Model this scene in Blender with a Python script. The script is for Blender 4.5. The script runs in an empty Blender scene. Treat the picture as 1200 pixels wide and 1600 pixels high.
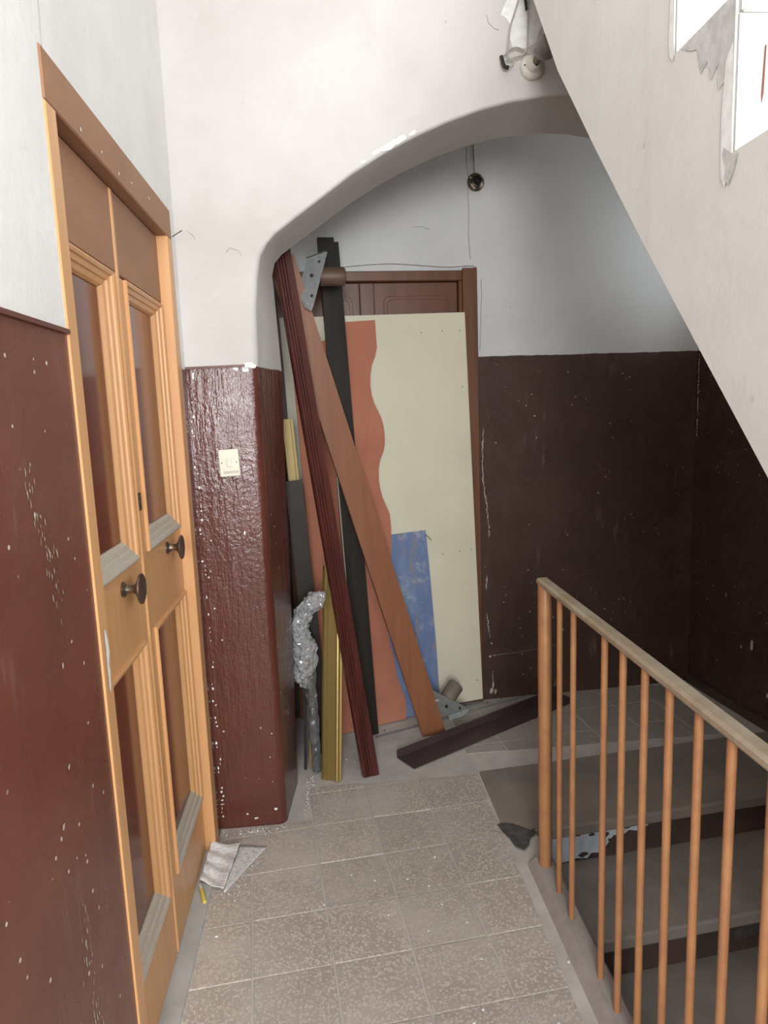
import bpy, bmesh, math, random
from mathutils import Vector, Matrix, noise as mnoise

random.seed(7)
SC = bpy.context.scene
COL = SC.collection

# ---------------------------------------------------------------- camera, world, light, exposure
EYE = Vector((0.0, 0.0, 1.5))
PITCH, ROLL, YAW = math.radians(8.5), math.radians(-2.13), math.radians(4.56)
cp, sp = math.cos(PITCH), math.sin(PITCH)
FWD = Vector((math.sin(YAW) * cp, math.cos(YAW) * cp, -sp))
R0 = Vector((math.cos(YAW), -math.sin(YAW), 0))
U0 = R0.cross(FWD)
RGT = R0 * math.cos(ROLL) + U0 * math.sin(ROLL)
UPV = RGT.cross(FWD)
cam_data = bpy.data.cameras.new('camera')
cam_data.sensor_fit = 'VERTICAL'
cam_data.sensor_height = 36.0
cam_data.sensor_width = 27.0
cam_data.lens = 1055.0 * 36.0 / 1600.0
cam_data.clip_start = 0.02
cam = bpy.data.objects.new('camera', cam_data)
COL.objects.link(cam)
cam.matrix_world = Matrix(((RGT.x, UPV.x, -FWD.x, EYE.x), (RGT.y, UPV.y, -FWD.y, EYE.y),
                           (RGT.z, UPV.z, -FWD.z, EYE.z), (0, 0, 0, 1)))
SC.camera = cam
SC.cycles.max_bounces = 7

world = bpy.data.worlds.new('world')
SC.world = world
world.use_nodes = True
bg = world.node_tree.nodes['Background']
bg.inputs[0].default_value = (0.86, 0.93, 1.0, 1)
bg.inputs[1].default_value = 1.0


def area(name, loc, target, sx, sy, power, col):
    d = bpy.data.lights.new(name, 'AREA')
    d.shape = 'RECTANGLE'
    d.size, d.size_y, d.energy, d.color = sx, sy, power, col
    o = bpy.data.objects.new(name, d)
    COL.objects.link(o)
    o.location = loc
    o.rotation_euler = (Vector(target) - Vector(loc)).to_track_quat('-Z', 'Y').to_euler()
    return o


# daylight entering by the tall landing window in the rear wall, behind the photographer
DAY = (0.975, 0.985, 1.0)
area('daylight_window', (0.72, -4.85, 1.45), (0.62, 1.0, 1.40), 2.2, 2.5, 92, DAY)
# daylight from the right side window, plus an added fill window on the left
area('daylight_right_window', (1.93, -1.70, 2.10), (-0.2, 0.6, 1.3), 1.3, 1.5, 95, DAY)
area('left_fill_light', (-0.44, -2.50, 1.85), (0.9, 0.4, 1.55), 1.3, 1.6, 195, DAY)  # added unseen fill that brightens the side of the upper flight
# daylight falling from the roof light over the tall stair hall
area('daylight_roof_light', (0.65, -0.2, 4.97), (0.65, -0.2, 0.0), 2.0, 3.0, 30, DAY)
# added cool fill for the back wall, from an unseen window behind the arch
area('niche_fill_light', (1.865, 2.92, 2.25), (0.0, 2.92, 2.0), 0.5, 0.6, 1.75, (0.92, 0.97, 1.0))

SC.view_settings.view_transform = 'Standard'
SC.view_settings.look = 'None'
SC.view_settings.gamma = 1.0
SC.view_settings.use_curve_mapping = False
SC.view_settings.exposure = 0.04


# ---------------------------------------------------------------- helpers: objects
def link(o, parent=None):
    COL.objects.link(o)
    if parent is not None:
        o.parent = parent
    return o


def tag(o, label=None, cat=None, kind=None, group=None):
    if label:
        o['label'] = label
    if cat:
        o['category'] = cat
    if kind:
        o['kind'] = kind
    if group:
        o['group'] = group
    return o


def empty(name, loc=(0, 0, 0), rz=0.0):
    o = bpy.data.objects.new(name, None)
    o.empty_display_size = 0.05
    link(o)
    o.location = loc
    o.rotation_euler = (0, 0, rz)
    return o


def finish(name, bm, mat, parent=None, smooth=False, auto=None):
    bmesh.ops.recalc_face_normals(bm, faces=bm.faces[:])
    me = bpy.data.meshes.new(name)
    bm.to_mesh(me)
    bm.free()
    if mat is not None:
        me.materials.append(mat)
    if smooth:
        for p in me.polygons:
            p.use_smooth = True
    o = bpy.data.objects.new(name, me)
    link(o, parent)
    if auto is not None:
        for p in me.polygons:
            p.use_smooth = True
        try:
            me.set_sharp_from_angle(angle=math.radians(auto))
        except Exception:
            pass
    return o


def rel(o, base):
    """shift a mesh so that its origin sits at base (world), without moving it"""
    base = Vector(base)
    o.data.transform(Matrix.Translation(-base))
    o.location = base
    return o


def add_box(bm, x0, x1, y0, y1, z0, z1):
    v = [bm.verts.new(p) for p in ((x0, y0, z0), (x1, y0, z0), (x1, y1, z0), (x0, y1, z0),
                                   (x0, y0, z1), (x1, y0, z1), (x1, y1, z1), (x0, y1, z1))]
    for f in ((0, 3, 2, 1), (4, 5, 6, 7), (0, 1, 5, 4), (1, 2, 6, 5), (2, 3, 7, 6), (3, 0, 4, 7)):
        bm.faces.new([v[i] for i in f])
    return v


def bevel_all(bm, w, seg=1, ang=30):
    es = [e for e in bm.edges if len(e.link_faces) == 2 and e.calc_face_angle(0) > math.radians(ang)]
    bmesh.ops.bevel(bm, geom=es, offset=w, segments=seg, affect='EDGES', profile=0.5, clamp_overlap=True)


def box(name, b, mat, parent=None, bev=0.0, seg=1):
    bm = bmesh.new()
    add_box(bm, *b)
    if bev:
        bmesh.ops.recalc_face_normals(bm, faces=bm.faces[:])
        bevel_all(bm, bev, seg)
    return finish(name, bm, mat, parent)


def add_prism(bm, poly, fa, fb):
    """poly: 2D list; fa, fb map (u,v) to a 3D point of the two caps"""
    a = [bm.verts.new(fa(*p)) for p in poly]
    b = [bm.verts.new(fb(*p)) for p in poly]
    n = len(poly)
    bm.faces.new(a)
    bm.faces.new(b[::-1])
    for i in range(n):
        j = (i + 1) % n
        bm.faces.new((a[j], a[i], b[i], b[j]))


def prism(name, poly, fa, fb, mat, parent=None, bev=0.0):
    bm = bmesh.new()
    add_prism(bm, poly, fa, fb)
    if bev:
        bmesh.ops.recalc_face_normals(bm, faces=bm.faces[:])
        bevel_all(bm, bev)
    return finish(name, bm, mat, parent)


def slab3(name, pts, depth, mat, parent=None, bev=0.0):
    """a sheet: 3D outline pts (planar) pushed back by the vector depth"""
    d = Vector(depth)
    bm = bmesh.new()
    add_prism(bm, [(i, 0) for i in range(len(pts))],
              lambda i, _: Vector(pts[i]), lambda i, _: Vector(pts[i]) + d)
    if bev:
        bmesh.ops.recalc_face_normals(bm, faces=bm.faces[:])
        bevel_all(bm, bev)
    return finish(name, bm, mat, parent)


def bar(name, prof, p0, p1, uhint, mat, parent=None, cut=None, smooth=None):
    """sweep the closed 2D profile (a along u, b along v) from p0 to p1; cut = z of a level lower end"""
    p0, p1 = Vector(p0), Vector(p1)
    w = (p1 - p0).normalized()
    u = Vector(uhint)
    u = (u - w * u.dot(w)).normalized()
    v = w.cross(u)
    L = (p1 - p0).length

    def fa(a, b):
        p = p0 + u * a + v * b
        if cut is not None:
            p = p + w * ((cut - p.z) / w.z)
        return p
    bm = bmesh.new()
    add_prism(bm, prof, fa, lambda a, b: p0 + u * a + v * b + w * L)
    return finish(name, bm, mat, parent, auto=smooth)


def tube(name, pts, r, mat, parent=None, seg=10, radii=None, wob=0.0, smooth=True, caps=True):
    pts = [Vector(p) for p in pts]
    bm = bmesh.new()
    rings = []
    ref = Vector((0.31, 0.77, 0.55))
    for i, p in enumerate(pts):
        t = (pts[min(i + 1, len(pts) - 1)] - pts[max(i - 1, 0)]).normalized()
        u = (ref - t * ref.dot(t)).normalized()
        v = t.cross(u)
        rr = radii[i] if radii else r
        ring = []
        for k in range(seg):
            a = 2 * math.pi * k / seg
            q = p + (u * math.cos(a) + v * math.sin(a)) * rr
            if wob:
                q += mnoise.noise_vector(q * 38.0) * wob + mnoise.noise_vector(q * 95.0) * wob * 0.6
            ring.append(bm.verts.new(q))
        rings.append(ring)
    for a, b in zip(rings, rings[1:]):
        for k in range(seg):
            bm.faces.new((a[k], a[(k + 1) % seg], b[(k + 1) % seg], b[k]))
    if caps:
        bm.faces.new(rings[0][::-1])
        bm.faces.new(rings[-1])
    return finish(name, bm, mat, parent, auto=50 if smooth else None)


def smooth_path(ctrl, n=6):
    """Catmull-Rom through the control points"""
    c = [Vector(p) for p in ctrl]
    c = [c[0] * 2 - c[1]] + c + [c[-1] * 2 - c[-2]]
    out = []
    for i in range(1, len(c) - 2):
        for k in range(n):
            t = k / n
            a, b, d, e = c[i - 1], c[i], c[i + 1], c[i + 2]
            out.append(0.5 * ((2 * b) + (d - a) * t + (2 * a - 5 * b + 4 * d - e) * t * t
                              + (3 * b - a - 3 * d + e) * t ** 3))
    out.append(c[-2])
    return out


def lathe(name, prof, base, axis, mat, parent=None, seg=20, auto=40):
    """prof: (radius, distance along axis)"""
    base, ax = Vector(base), Vector(axis).normalized()
    u = ax.orthogonal().normalized()
    v = ax.cross(u)
    bm = bmesh.new()
    rings = []
    for r, h in prof:
        rings.append([bm.verts.new(base + ax * h + (u * math.cos(2 * math.pi * k / seg)
                                                  + v * math.sin(2 * math.pi * k / seg)) * max(r, 1e-5))
                      for k in range(seg)])
    for a, b in zip(rings, rings[1:]):
        for k in range(seg):
            bm.faces.new((a[k], a[(k + 1) % seg], b[(k + 1) % seg], b[k]))
    bm.faces.new(rings[0][::-1])
    bm.faces.new(rings[-1])
    return finish(name, bm, mat, parent, auto=auto)


def blot(bm, c, u, v, n, r, lift=0.0008, k=8, rag=0.35):
    """a small irregular flat flake on a wall"""
    c, u, v, n = Vector(c), Vector(u), Vector(v), Vector(n)
    lift = lift + random.random() * 0.0009
    vs = []
    for i in range(k):
        a = 2 * math.pi * i / k
        q = 1 + rag * (random.random() * 2 - 1)
        vs.append(bm.verts.new(c + n * lift + u * (math.cos(a) * r[0] * q) + v * (math.sin(a) * r[1] * q)))
    bm.faces.new(vs)


# ---------------------------------------------------------------- helpers: materials
class NT:
    def __init__(self, name):
        self.m = bpy.data.materials.new(name)
        self.m.use_nodes = True
        self.t = self.m.node_tree
        self.b = self.t.nodes['Principled BSDF']
        self.pos = self.t.nodes.new('ShaderNodeNewGeometry').outputs['Position']

    def n(self, typ, **kw):
        nd = self.t.nodes.new(typ)
        for k, v in kw.items():
            setattr(nd, k, v)
        return nd

    def l(self, a, b):
        self.t.links.new(a, b)

    def scaled(self, s):
        mp = self.n('ShaderNodeMapping')
        mp.inputs['Scale'].default_value = s
        self.l(self.pos, mp.inputs['Vector'])
        return mp.outputs[0]

    def noise(self, scale, detail=4, rough=0.55, vec=None, dist=0.0):
        nd = self.n('ShaderNodeTexNoise')
        nd.inputs['Scale'].default_value = scale
        nd.inputs['Detail'].default_value = min(detail, 4)
        nd.inputs['Roughness'].default_value = rough
        nd.inputs['Distortion'].default_value = dist
        self.l(vec if vec is not None else self.pos, nd.inputs['Vector'])
        return nd.outputs['Fac']

    def voro(self, scale, vec=None, out='Distance', feature='F1'):
        nd = self.n('ShaderNodeTexVoronoi', feature=feature)
        nd.inputs['Scale'].default_value = scale
        self.l(vec if vec is not None else self.pos, nd.inputs['Vector'])
        return nd.outputs[out]

    def math(self, op, a, b=None, clamp=False):
        nd = self.n('ShaderNodeMath', operation=op, use_clamp=clamp)
        for i, x in enumerate((a, b)):
            if x is None:
                continue
            if isinstance(x, (int, float)):
                nd.inputs[i].default_value = x
            else:
                self.l(x, nd.inputs[i])
        return nd.outputs[0]

    def step(self, x, lo, hi, a=0.0, b=1.0):
        nd = self.n('ShaderNodeMapRange', clamp=True)
        self.l(x, nd.inputs['Value'])
        for k, v in (('From Min', lo), ('From Max', hi), ('To Min', a), ('To Max', b)):
            nd.inputs[k].default_value = v
        return nd.outputs[0]

    def mix(self, fac, a, b):
        nd = self.n('ShaderNodeMix', data_type='RGBA')
        if isinstance(fac, (int, float)):
            nd.inputs['Factor'].default_value = fac
        else:
            self.l(fac, nd.inputs['Factor'])
        for x, sock in ((a, nd.inputs[6]), (b, nd.inputs[7])):
            if isinstance(x, tuple):
                sock.default_value = (*x, 1)
            else:
                self.l(x, sock)
        return nd.outputs[2]

    def mixf(self, fac, a, b):
        nd = self.n('ShaderNodeMix', data_type='FLOAT')
        self.l(fac, nd.inputs['Factor'])
        for x, sock in ((a, nd.inputs[2]), (b, nd.inputs[3])):
            if isinstance(x, (int, float)):
                sock.default_value = x
            else:
                self.l(x, sock)
        return nd.outputs[0]

    def col(self, x):
        if isinstance(x, tuple):
            self.b.inputs['Base Color'].default_value = (*x, 1)
        else:
            self.l(x, self.b.inputs['Base Color'])

    def rough(self, x):
        if isinstance(x, (int, float)):
            self.b.inputs['Roughness'].default_value = x
        else:
            self.l(x, self.b.inputs['Roughness'])

    def bump(self, h, strength, dist=0.01):
        nd = self.n('ShaderNodeBump')
        nd.inputs['Strength'].default_value = strength
        nd.inputs['Distance'].default_value = dist
        self.l(h, nd.inputs['Height'])
        self.l(nd.outputs[0], self.b.inputs['Normal'])


def simple(name, c1, c2, scale=8.0, rough=0.6, metal=0.0, bump=0.0, bscale=60.0, stretch=None, lo=0.35, hi=0.65,
           coat=0.0):
    t = NT(name)
    vec = t.scaled(stretch) if stretch else None
    t.col(t.mix(t.step(t.noise(scale, 5, 0.6, vec), lo, hi), c1, c2))
    t.rough(rough)
    t.b.inputs['Metallic'].default_value = metal
    t.b.inputs['Coat Weight'].default_value = coat
    if bump:
        t.bump(t.noise(bscale, 4, 0.6, vec), bump, 0.004)
    return t.m


def wall_material(name, dado, runs=0.25, white=(0.80, 0.79, 0.765), dirty=(0.70, 0.685, 0.66), brown1=(0.165, 0.052, 0.036), brown2=(0.130, 0.042, 0.030), gloss=(0.20, 0.36)):
    """white distemper above, glossy brown oil paint below the height dado"""
    t = NT(name)
    sep = t.n('ShaderNodeSeparateXYZ')
    t.l(t.pos, sep.inputs[0])
    edge = t.math('ADD', sep.outputs[2], t.math('MULTIPLY', t.math('SUBTRACT', t.noise(14, 3), 0.5), 0.012))
    brown = t.step(edge, dado - 0.0015, dado + 0.0015, 1.0, 0.0)
    big = t.noise(2.3, 5, 0.6)
    fine = t.noise(22, 6, 0.65)
    w = t.mix(t.step(big, 0.38, 0.72), white, dirty)
    w = t.mix(t.step(fine, 0.62, 0.80, 0.0, 0.55), w, (0.60, 0.58, 0.55))
    spots = t.math('MULTIPLY', t.step(t.voro(9.0), 0.03, 0.055, 1, 0), t.step(t.noise(3.1, 2), 0.5, 0.56))
    w = t.mix(t.math('MULTIPLY', spots, 0.55), w, (0.36, 0.33, 0.30))
    v_run = t.scaled((34, 34, 5.0))
    run = t.noise(1.0, 5, 0.6, v_run)
    b = t.mix(t.step(t.noise(4.0, 4), 0.35, 0.7), brown1, brown2)
    scuff = t.math('MULTIPLY', t.step(run, 0.60, 0.74), t.step(t.noise(3.3, 3), 0.50, 0.66))
    b = t.mix(t.math('MULTIPLY', scuff, 0.45), b, (0.36, 0.26, 0.22))
    speck = t.math('MULTIPLY', t.step(t.voro(27.0), 0.085, 0.11, 1, 0), t.step(t.noise(5.5, 3), 0.53, 0.57))
    b = t.mix(speck, b, (0.62, 0.54, 0.46))
    t.col(t.mix(brown, w, b))
    t.rough(t.mixf(brown, 0.78, t.step(t.noise(7, 4), 0.3, 0.7, *gloss)))
    h = t.mixf(brown, t.math('MULTIPLY', t.noise(26, 6, 0.7), 0.30),
               t.math('ADD', t.math('MULTIPLY', run, runs), t.math('MULTIPLY', t.noise(75, 3), runs * 0.45)))
    t.bump(h, 0.55, 0.008)
    return t.m


def matte(m, level=0.2):
    m.node_tree.nodes['Principled BSDF'].inputs['Specular IOR Level'].default_value = level
    return m


def wood_paint(name, c1, c2, rough=0.38, stretch=(30, 30, 2.2)):
    return simple(name, c1, c2, 1.2, rough, bump=0.06, bscale=2.0, stretch=stretch)


def terrazzo(name, base, chip, dust, dust_lo=0.45, dust_hi=0.75):
    t = NT(name)
    big = t.voro(140.0, out='Color')
    sp_ = t.n('ShaderNodeSeparateColor')
    t.l(big, sp_.inputs[0])
    d = t.voro(140.0)
    chipm = t.math('MULTIPLY', t.step(sp_.outputs[0], 0.36, 0.44), t.step(d, 0.50, 0.66, 1, 0))
    c = t.mix(t.step(sp_.outputs[1], 0.2, 0.8), chip, tuple(x * 0.80 for x in chip))
    col = t.mix(chipm, base, c)
    oi = t.n('ShaderNodeObjectInfo')
    du = t.step(t.noise(3.2, 6, 0.62), dust_lo, dust_hi, 0.05, 0.92)
    col = t.mix(du, col, dust)
    shade = t.step(oi.outputs['Random'], 0, 1, 0.93, 1.03)
    mul = t.n('ShaderNodeMix', data_type='RGBA', blend_type='MULTIPLY')
    mul.inputs['Factor'].default_value = 1.0
    t.l(col, mul.inputs[6])
    cmb = t.n('ShaderNodeCombineColor')
    for i in range(3):
        t.l(shade, cmb.inputs[i])
    t.l(cmb.outputs[0], mul.inputs[7])
    t.col(mul.outputs[2])
    t.rough(t.step(du, 0, 1, 0.42, 0.75))
    t.bump(t.math('ADD', t.math('MULTIPLY', chipm, 0.4), t.math('MULTIPLY', t.noise(160, 3), 0.4)), 0.22, 0.002)
    return t.m


MT = {}
MT['wall_left'] = wall_material('left_wall_paint', 1.660, 0.22)
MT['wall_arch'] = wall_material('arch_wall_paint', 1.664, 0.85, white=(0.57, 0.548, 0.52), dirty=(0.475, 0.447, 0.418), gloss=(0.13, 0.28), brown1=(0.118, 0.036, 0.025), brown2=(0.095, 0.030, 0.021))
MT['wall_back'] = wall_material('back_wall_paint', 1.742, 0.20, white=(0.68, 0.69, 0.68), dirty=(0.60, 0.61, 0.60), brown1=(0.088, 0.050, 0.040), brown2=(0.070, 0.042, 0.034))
MT['ridge'] = simple('brown_ridge_paint', (0.15, 0.05, 0.035), (0.10, 0.038, 0.028), 20, 0.4)


def plaster_material():
    t = NT('stair_plaster')
    big = t.noise(2.4, 5, 0.6)
    c = t.mix(t.step(big, 0.34, 0.68), (0.75, 0.735, 0.705), (0.67, 0.645, 0.605))
    st = t.noise(1.0, 4, 0.6, t.scaled((9, 9, 0.9)))
    c = t.mix(t.step(st, 0.54, 0.72, 0.0, 0.6), c, (0.63, 0.60, 0.545))
    sp_ = t.math('MULTIPLY', t.step(t.voro(8.0), 0.03, 0.06, 1, 0), t.step(t.noise(3.7, 2), 0.5, 0.55))
    c = t.mix(t.math('MULTIPLY', sp_, 0.4), c, (0.42, 0.40, 0.37))
    t.col(c)
    t.rough(0.8)
    t.bump(t.math('ADD', t.noise(24, 6, 0.7), t.math('MULTIPLY', st, 0.6)), 0.22, 0.006)
    return t.m


MT['plaster'] = plaster_material()
MT['white_paint'] = simple('white_step_paint', (0.52, 0.515, 0.50), (0.42, 0.415, 0.40), 14, 0.7, bump=0.4, bscale=70)
MT['cement'] = simple('bare_cement', (0.46, 0.455, 0.44), (0.62, 0.61, 0.585), 24, 0.9, bump=0.4, bscale=60)
MT['fresh_white'] = simple('flaked_white', (0.86, 0.85, 0.82), (0.72, 0.71, 0.68), 30, 0.8)
MT['dark_hole'] = simple('dark_hole', (0.05, 0.047, 0.045), (0.10, 0.095, 0.09), 30, 0.95, bump=0.4)
MT['crack'] = simple('crack_line', (0.22, 0.21, 0.20), (0.34, 0.33, 0.31), 40, 0.9)
MT['door'] = wood_paint('caramel_door_paint', (0.67, 0.365, 0.163), (0.615, 0.325, 0.14))
MT['frame'] = wood_paint('caramel_frame_paint', (0.56, 0.305, 0.15), (0.48, 0.25, 0.12), 0.6)
MT['frame_top'] = wood_paint('darker_head_brown', (0.36, 0.19, 0.105), (0.32, 0.165, 0.09), 0.66, (8, 3, 8))  # darker brown on the door head and top boards
MT['panel'] = simple('gloss_brown_panel', (0.155, 0.042, 0.022), (0.125, 0.036, 0.021), 5, 0.13, bump=0.03, bscale=9)
MT['dusty'] = simple('dust_on_moulding', (0.55, 0.50, 0.42), (0.40, 0.34, 0.27), 30, 0.85, stretch=(40, 3, 40))
MT['bronze'] = simple('old_bronze', (0.16, 0.13, 0.10), (0.26, 0.21, 0.16), 40, 0.34, metal=0.9)
MT['iron'] = simple('dark_iron', (0.05, 0.045, 0.04), (0.10, 0.08, 0.06), 60, 0.5, metal=0.7)
MT['door2'] = wood_paint('brown_door_paint', (0.165, 0.068, 0.040), (0.125, 0.052, 0.032), 0.36)
MT['door2_frame'] = wood_paint('brown_frame_paint', (0.175, 0.075, 0.036), (0.125, 0.054, 0.028), 0.36)
MT['tile'] = terrazzo('terrazzo_tile', (0.43, 0.375, 0.325), (0.68, 0.605, 0.52), (0.60, 0.54, 0.475), 0.42, 0.72)
MT['tile_dusty'] = terrazzo('dusty_terrazzo_tile', (0.31, 0.28, 0.25), (0.48, 0.43, 0.38), (0.42, 0.39, 0.355), 0.36, 0.66)
MT['grout'] = simple('cement_floor', (0.60, 0.555, 0.505), (0.49, 0.45, 0.41), 9, 0.9, bump=0.25, bscale=90)
MT['stone'] = simple('worn_stone', (0.30, 0.245, 0.195), (0.22, 0.195, 0.17), 5, 0.7, bump=0.25, bscale=60)
MT['tread'] = simple('dark_stone_tread', (0.32, 0.275, 0.24), (0.24, 0.21, 0.185), 6, 0.65, bump=0.25, bscale=60)
MT['riser'] = simple('brown_riser_paint', (0.105, 0.062, 0.050), (0.065, 0.048, 0.042), 9, 0.45, bump=0.15)
MT['blue_peel'] = simple('peeling_pale_blue', (0.50, 0.58, 0.64), (0.62, 0.68, 0.72), 20, 0.7, bump=0.3)
MT['kerb'] = simple('kerb_cement', (0.40, 0.355, 0.325), (0.33, 0.29, 0.265), 12, 0.85, bump=0.3, bscale=70)
MT['threshold'] = simple('grey_marble', (0.50, 0.49, 0.465), (0.42, 0.41, 0.39), 10, 0.55)
MT['rail_paint'] = simple('tan_rail_paint', (0.42, 0.205, 0.085), (0.34, 0.155, 0.07), 18, 0.42, bump=0.12, bscale=50)
MT['rail_top'] = simple('worn_rail_top', (0.42, 0.35, 0.255), (0.33, 0.24, 0.155), 14, 0.42, bump=0.12, bscale=50)
MT['cream'] = simple('cream_laminate', (0.74, 0.695, 0.54), (0.69, 0.645, 0.50), 3, 0.42)
MT['terra'] = simple('terracotta_laminate', (0.52, 0.215, 0.135), (0.45, 0.18, 0.115), 4, 0.20)
MT['orange'] = wood_paint('orange_brown_laminate', (0.285, 0.115, 0.052), (0.235, 0.092, 0.043), 0.42)
MT['mahogany'] = wood_paint('mahogany_moulding', (0.105, 0.026, 0.019), (0.060, 0.017, 0.014), 0.30)
MT['black'] = wood_paint('black_brown_plank', (0.030, 0.025, 0.021), (0.022, 0.019, 0.017), 0.45)
MT['gold'] = simple('gold_anodised', (0.40, 0.285, 0.10), (0.33, 0.235, 0.085), 8, 0.38, metal=0.65, stretch=(60, 60, 2))
MT['gold_dull'] = simple('dull_gold', (0.36, 0.27, 0.095), (0.31, 0.23, 0.08), 8, 0.5, metal=0.25, stretch=(60, 60, 2))
MT['darkmetal'] = simple('dark_bronze_metal', (0.026, 0.021, 0.017), (0.034, 0.027, 0.022), 10, 0.42)
MT['plum'] = simple('plum_brown_metal', (0.085, 0.056, 0.056), (0.066, 0.046, 0.045), 10, 0.42)
MT['galv'] = simple('galvanised_steel', (0.50, 0.53, 0.53), (0.40, 0.43, 0.43), 60, 0.42, metal=0.75)
MT['strip'] = simple('grey_steel_strip', (0.33, 0.35, 0.37), (0.27, 0.28, 0.30), 20, 0.5, metal=0.3)
MT['foot'] = simple('brown_stub_foot', (0.13, 0.075, 0.048), (0.10, 0.06, 0.04), 20, 0.5)
MT['foot_grey'] = simple('dusty_stub_foot', (0.19, 0.16, 0.125), (0.15, 0.125, 0.10), 20, 0.6)
MT['porcelain'] = simple('old_porcelain', (0.60, 0.57, 0.49), (0.48, 0.45, 0.38), 30, 0.35)
MT['switch'] = simple('ivory_plastic', (0.78, 0.74, 0.60), (0.72, 0.68, 0.55), 30, 0.38)
MT['wire'] = simple('grey_wire', (0.42, 0.39, 0.33), (0.34, 0.31, 0.26), 40, 0.6)
MT['black_plastic'] = simple('black_plastic', (0.02, 0.02, 0.02), (0.035, 0.033, 0.03), 30, 0.45)
MT['yellow'] = simple('yellow_plastic', (0.75, 0.62, 0.12), (0.66, 0.54, 0.10), 30, 0.4)


def blue_paint():
    t = NT('worn_blue_paint')
    v = t.scaled((16, 16, 4.5))
    n1 = t.noise(1.0, 6, 0.65, v)
    c = t.mix(t.step(n1, 0.35, 0.6), (0.13, 0.19, 0.36), (0.18, 0.255, 0.42))
    c = t.mix(t.step(t.noise(9, 6, 0.7), 0.52, 0.66, 0, 0.75), c, (0.40, 0.43, 0.47))
    c = t.mix(t.step(t.noise(1.0, 6, 0.7, t.scaled((30, 30, 5))), 0.55, 0.66, 0, 0.8), c, (0.30, 0.24, 0.16))
    t.col(c)
    t.rough(0.6)
    t.bump(n1, 0.1, 0.003)
    return t.m


def film_material(name, trans):
    t = NT(name)
    t.b.inputs['Transmission Weight'].default_value = trans
    t.b.inputs['IOR'].default_value = 1.38
    t.b.inputs['Coat Weight'].default_value = 1.0
    t.b.inputs['Coat Roughness'].default_value = 0.04
    n1 = t.voro(55, feature='F1')
    n2 = t.noise(1.0, 5, 0.7, t.scaled((130, 130, 60)))
    t.col(t.mix(t.step(n2, 0.40, 0.60), (0.62, 0.645, 0.65), (0.93, 0.94, 0.94)))
    t.rough(0.10)
    t.bump(t.math('ADD', n1, n2), 1.0, 0.010)
    return t.m


def glass_material():
    t = NT('bulb_glass')
    t.b.inputs['Transmission Weight'].default_value = 0.45
    t.b.inputs['IOR'].default_value = 1.45
    t.col((0.27, 0.255, 0.23))
    t.rough(0.07)
    return t.m


def paper_material(name, seed):
    t = NT(name)
    uv = t.n('ShaderNodeTexCoord').outputs['UV']
    mp = t.n('ShaderNodeMapping')
    mp.inputs['Scale'].default_value = (5.0, 34.0, 1)
    mp.inputs['Location'].default_value = (seed, seed * 0.37, 0)
    t.l(uv, mp.inputs[0])
    lines = t.noise(1.0, 2, 0.5, mp.outputs[0])
    mp2 = t.n('ShaderNodeMapping')
    mp2.inputs['Scale'].default_value = (2.2, 6.0, 1)
    mp2.inputs['Location'].default_value = (seed * 1.7, seed, 0)
    t.l(uv, mp2.inputs[0])
    blocks = t.noise(1.0, 1, 0.5, mp2.outputs[0])
    m1 = t.math('MULTIPLY', t.step(lines, 0.52, 0.60), 0.38)
    m2 = t.math('MULTIPLY', t.step(blocks, 0.60, 0.63), 0.35)
    c = t.mix(t.math('MAXIMUM', m1, m2), (0.77, 0.75, 0.72), (0.22, 0.21, 0.21))
    t.col(c)
    t.rough(0.7)
    return t.m


MT['blue'] = blue_paint()
for k_ in ('black', 'darkmetal', 'plum', 'black_plastic'):
    matte(MT[k_], 0.18)
MT['film'] = film_material('cling_film', 0.52)
MT['film_clear'] = film_material('clear_film', 0.85)
MT['glass'] = glass_material()

# ================================================================ THE SETTING
XL = -0.459          # face of the left wall
YA = 2.339           # face of the arch wall
YR = -4.90           # rear wall
ZC = 5.00            # ceiling
TH = math.radians(6.0)  # the tiles and the stairs lie turned by six degrees


# ---- floor slab (cement), with the terrazzo tiles as its pieces
def clip(poly, x0, x1, y0, y1):
    def cut(pts, f, inter):
        out = []
        for i, p in enumerate(pts):
            q = pts[(i + 1) % len(pts)]
            if f(p):
                out.append(p)
                if not f(q):
                    out.append(inter(p, q))
            elif f(q):
                out.append(inter(p, q))
        return out

    def ix(c):
        return lambda p, q: (c, p[1] + (q[1] - p[1]) * (c - p[0]) / (q[0] - p[0]))

    def iy(c):
        return lambda p, q: (p[0] + (q[0] - p[0]) * (c - p[1]) / (q[1] - p[1]), c)
    for f, it in ((lambda p: p[0] >= x0, ix(x0)), (lambda p: p[0] <= x1, ix(x1)),
                  (lambda p: p[1] >= y0, iy(y0)), (lambda p: p[1] <= y1, iy(y1))):
        if len(poly) < 3:
            return []
        poly = cut(poly, f, it)
    return poly


def area2(p):
    return abs(sum(p[i][0] * p[(i + 1) % len(p)][1] - p[(i + 1) % len(p)][0] * p[i][1] for i in range(len(p)))) / 2


def nose_y(x):
    return 2.155 + (x - 0.66) * 0.106


floor_poly = [(XL - 0.10, YR), (0.672, YR), (0.672, 2.17), (1.98, nose_y(1.98) + 0.06), (1.98, 3.42), (-0.35, 3.42)]
floor_poly = [(XL - 0.12, YR), (0.672, YR), (0.672, nose_y(0.672) + 0.06), (1.99, nose_y(1.99) + 0.06), (1.99, 3.45), (XL - 0.12, 3.45)]
floor = prism('floor', floor_poly, lambda x, y: (x, y, -0.16), lambda x, y: (x, y, -0.003), MT['grout'])
tag(floor, 'worn grey terrazzo tile floor of the landing', 'floor', 'structure')

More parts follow.
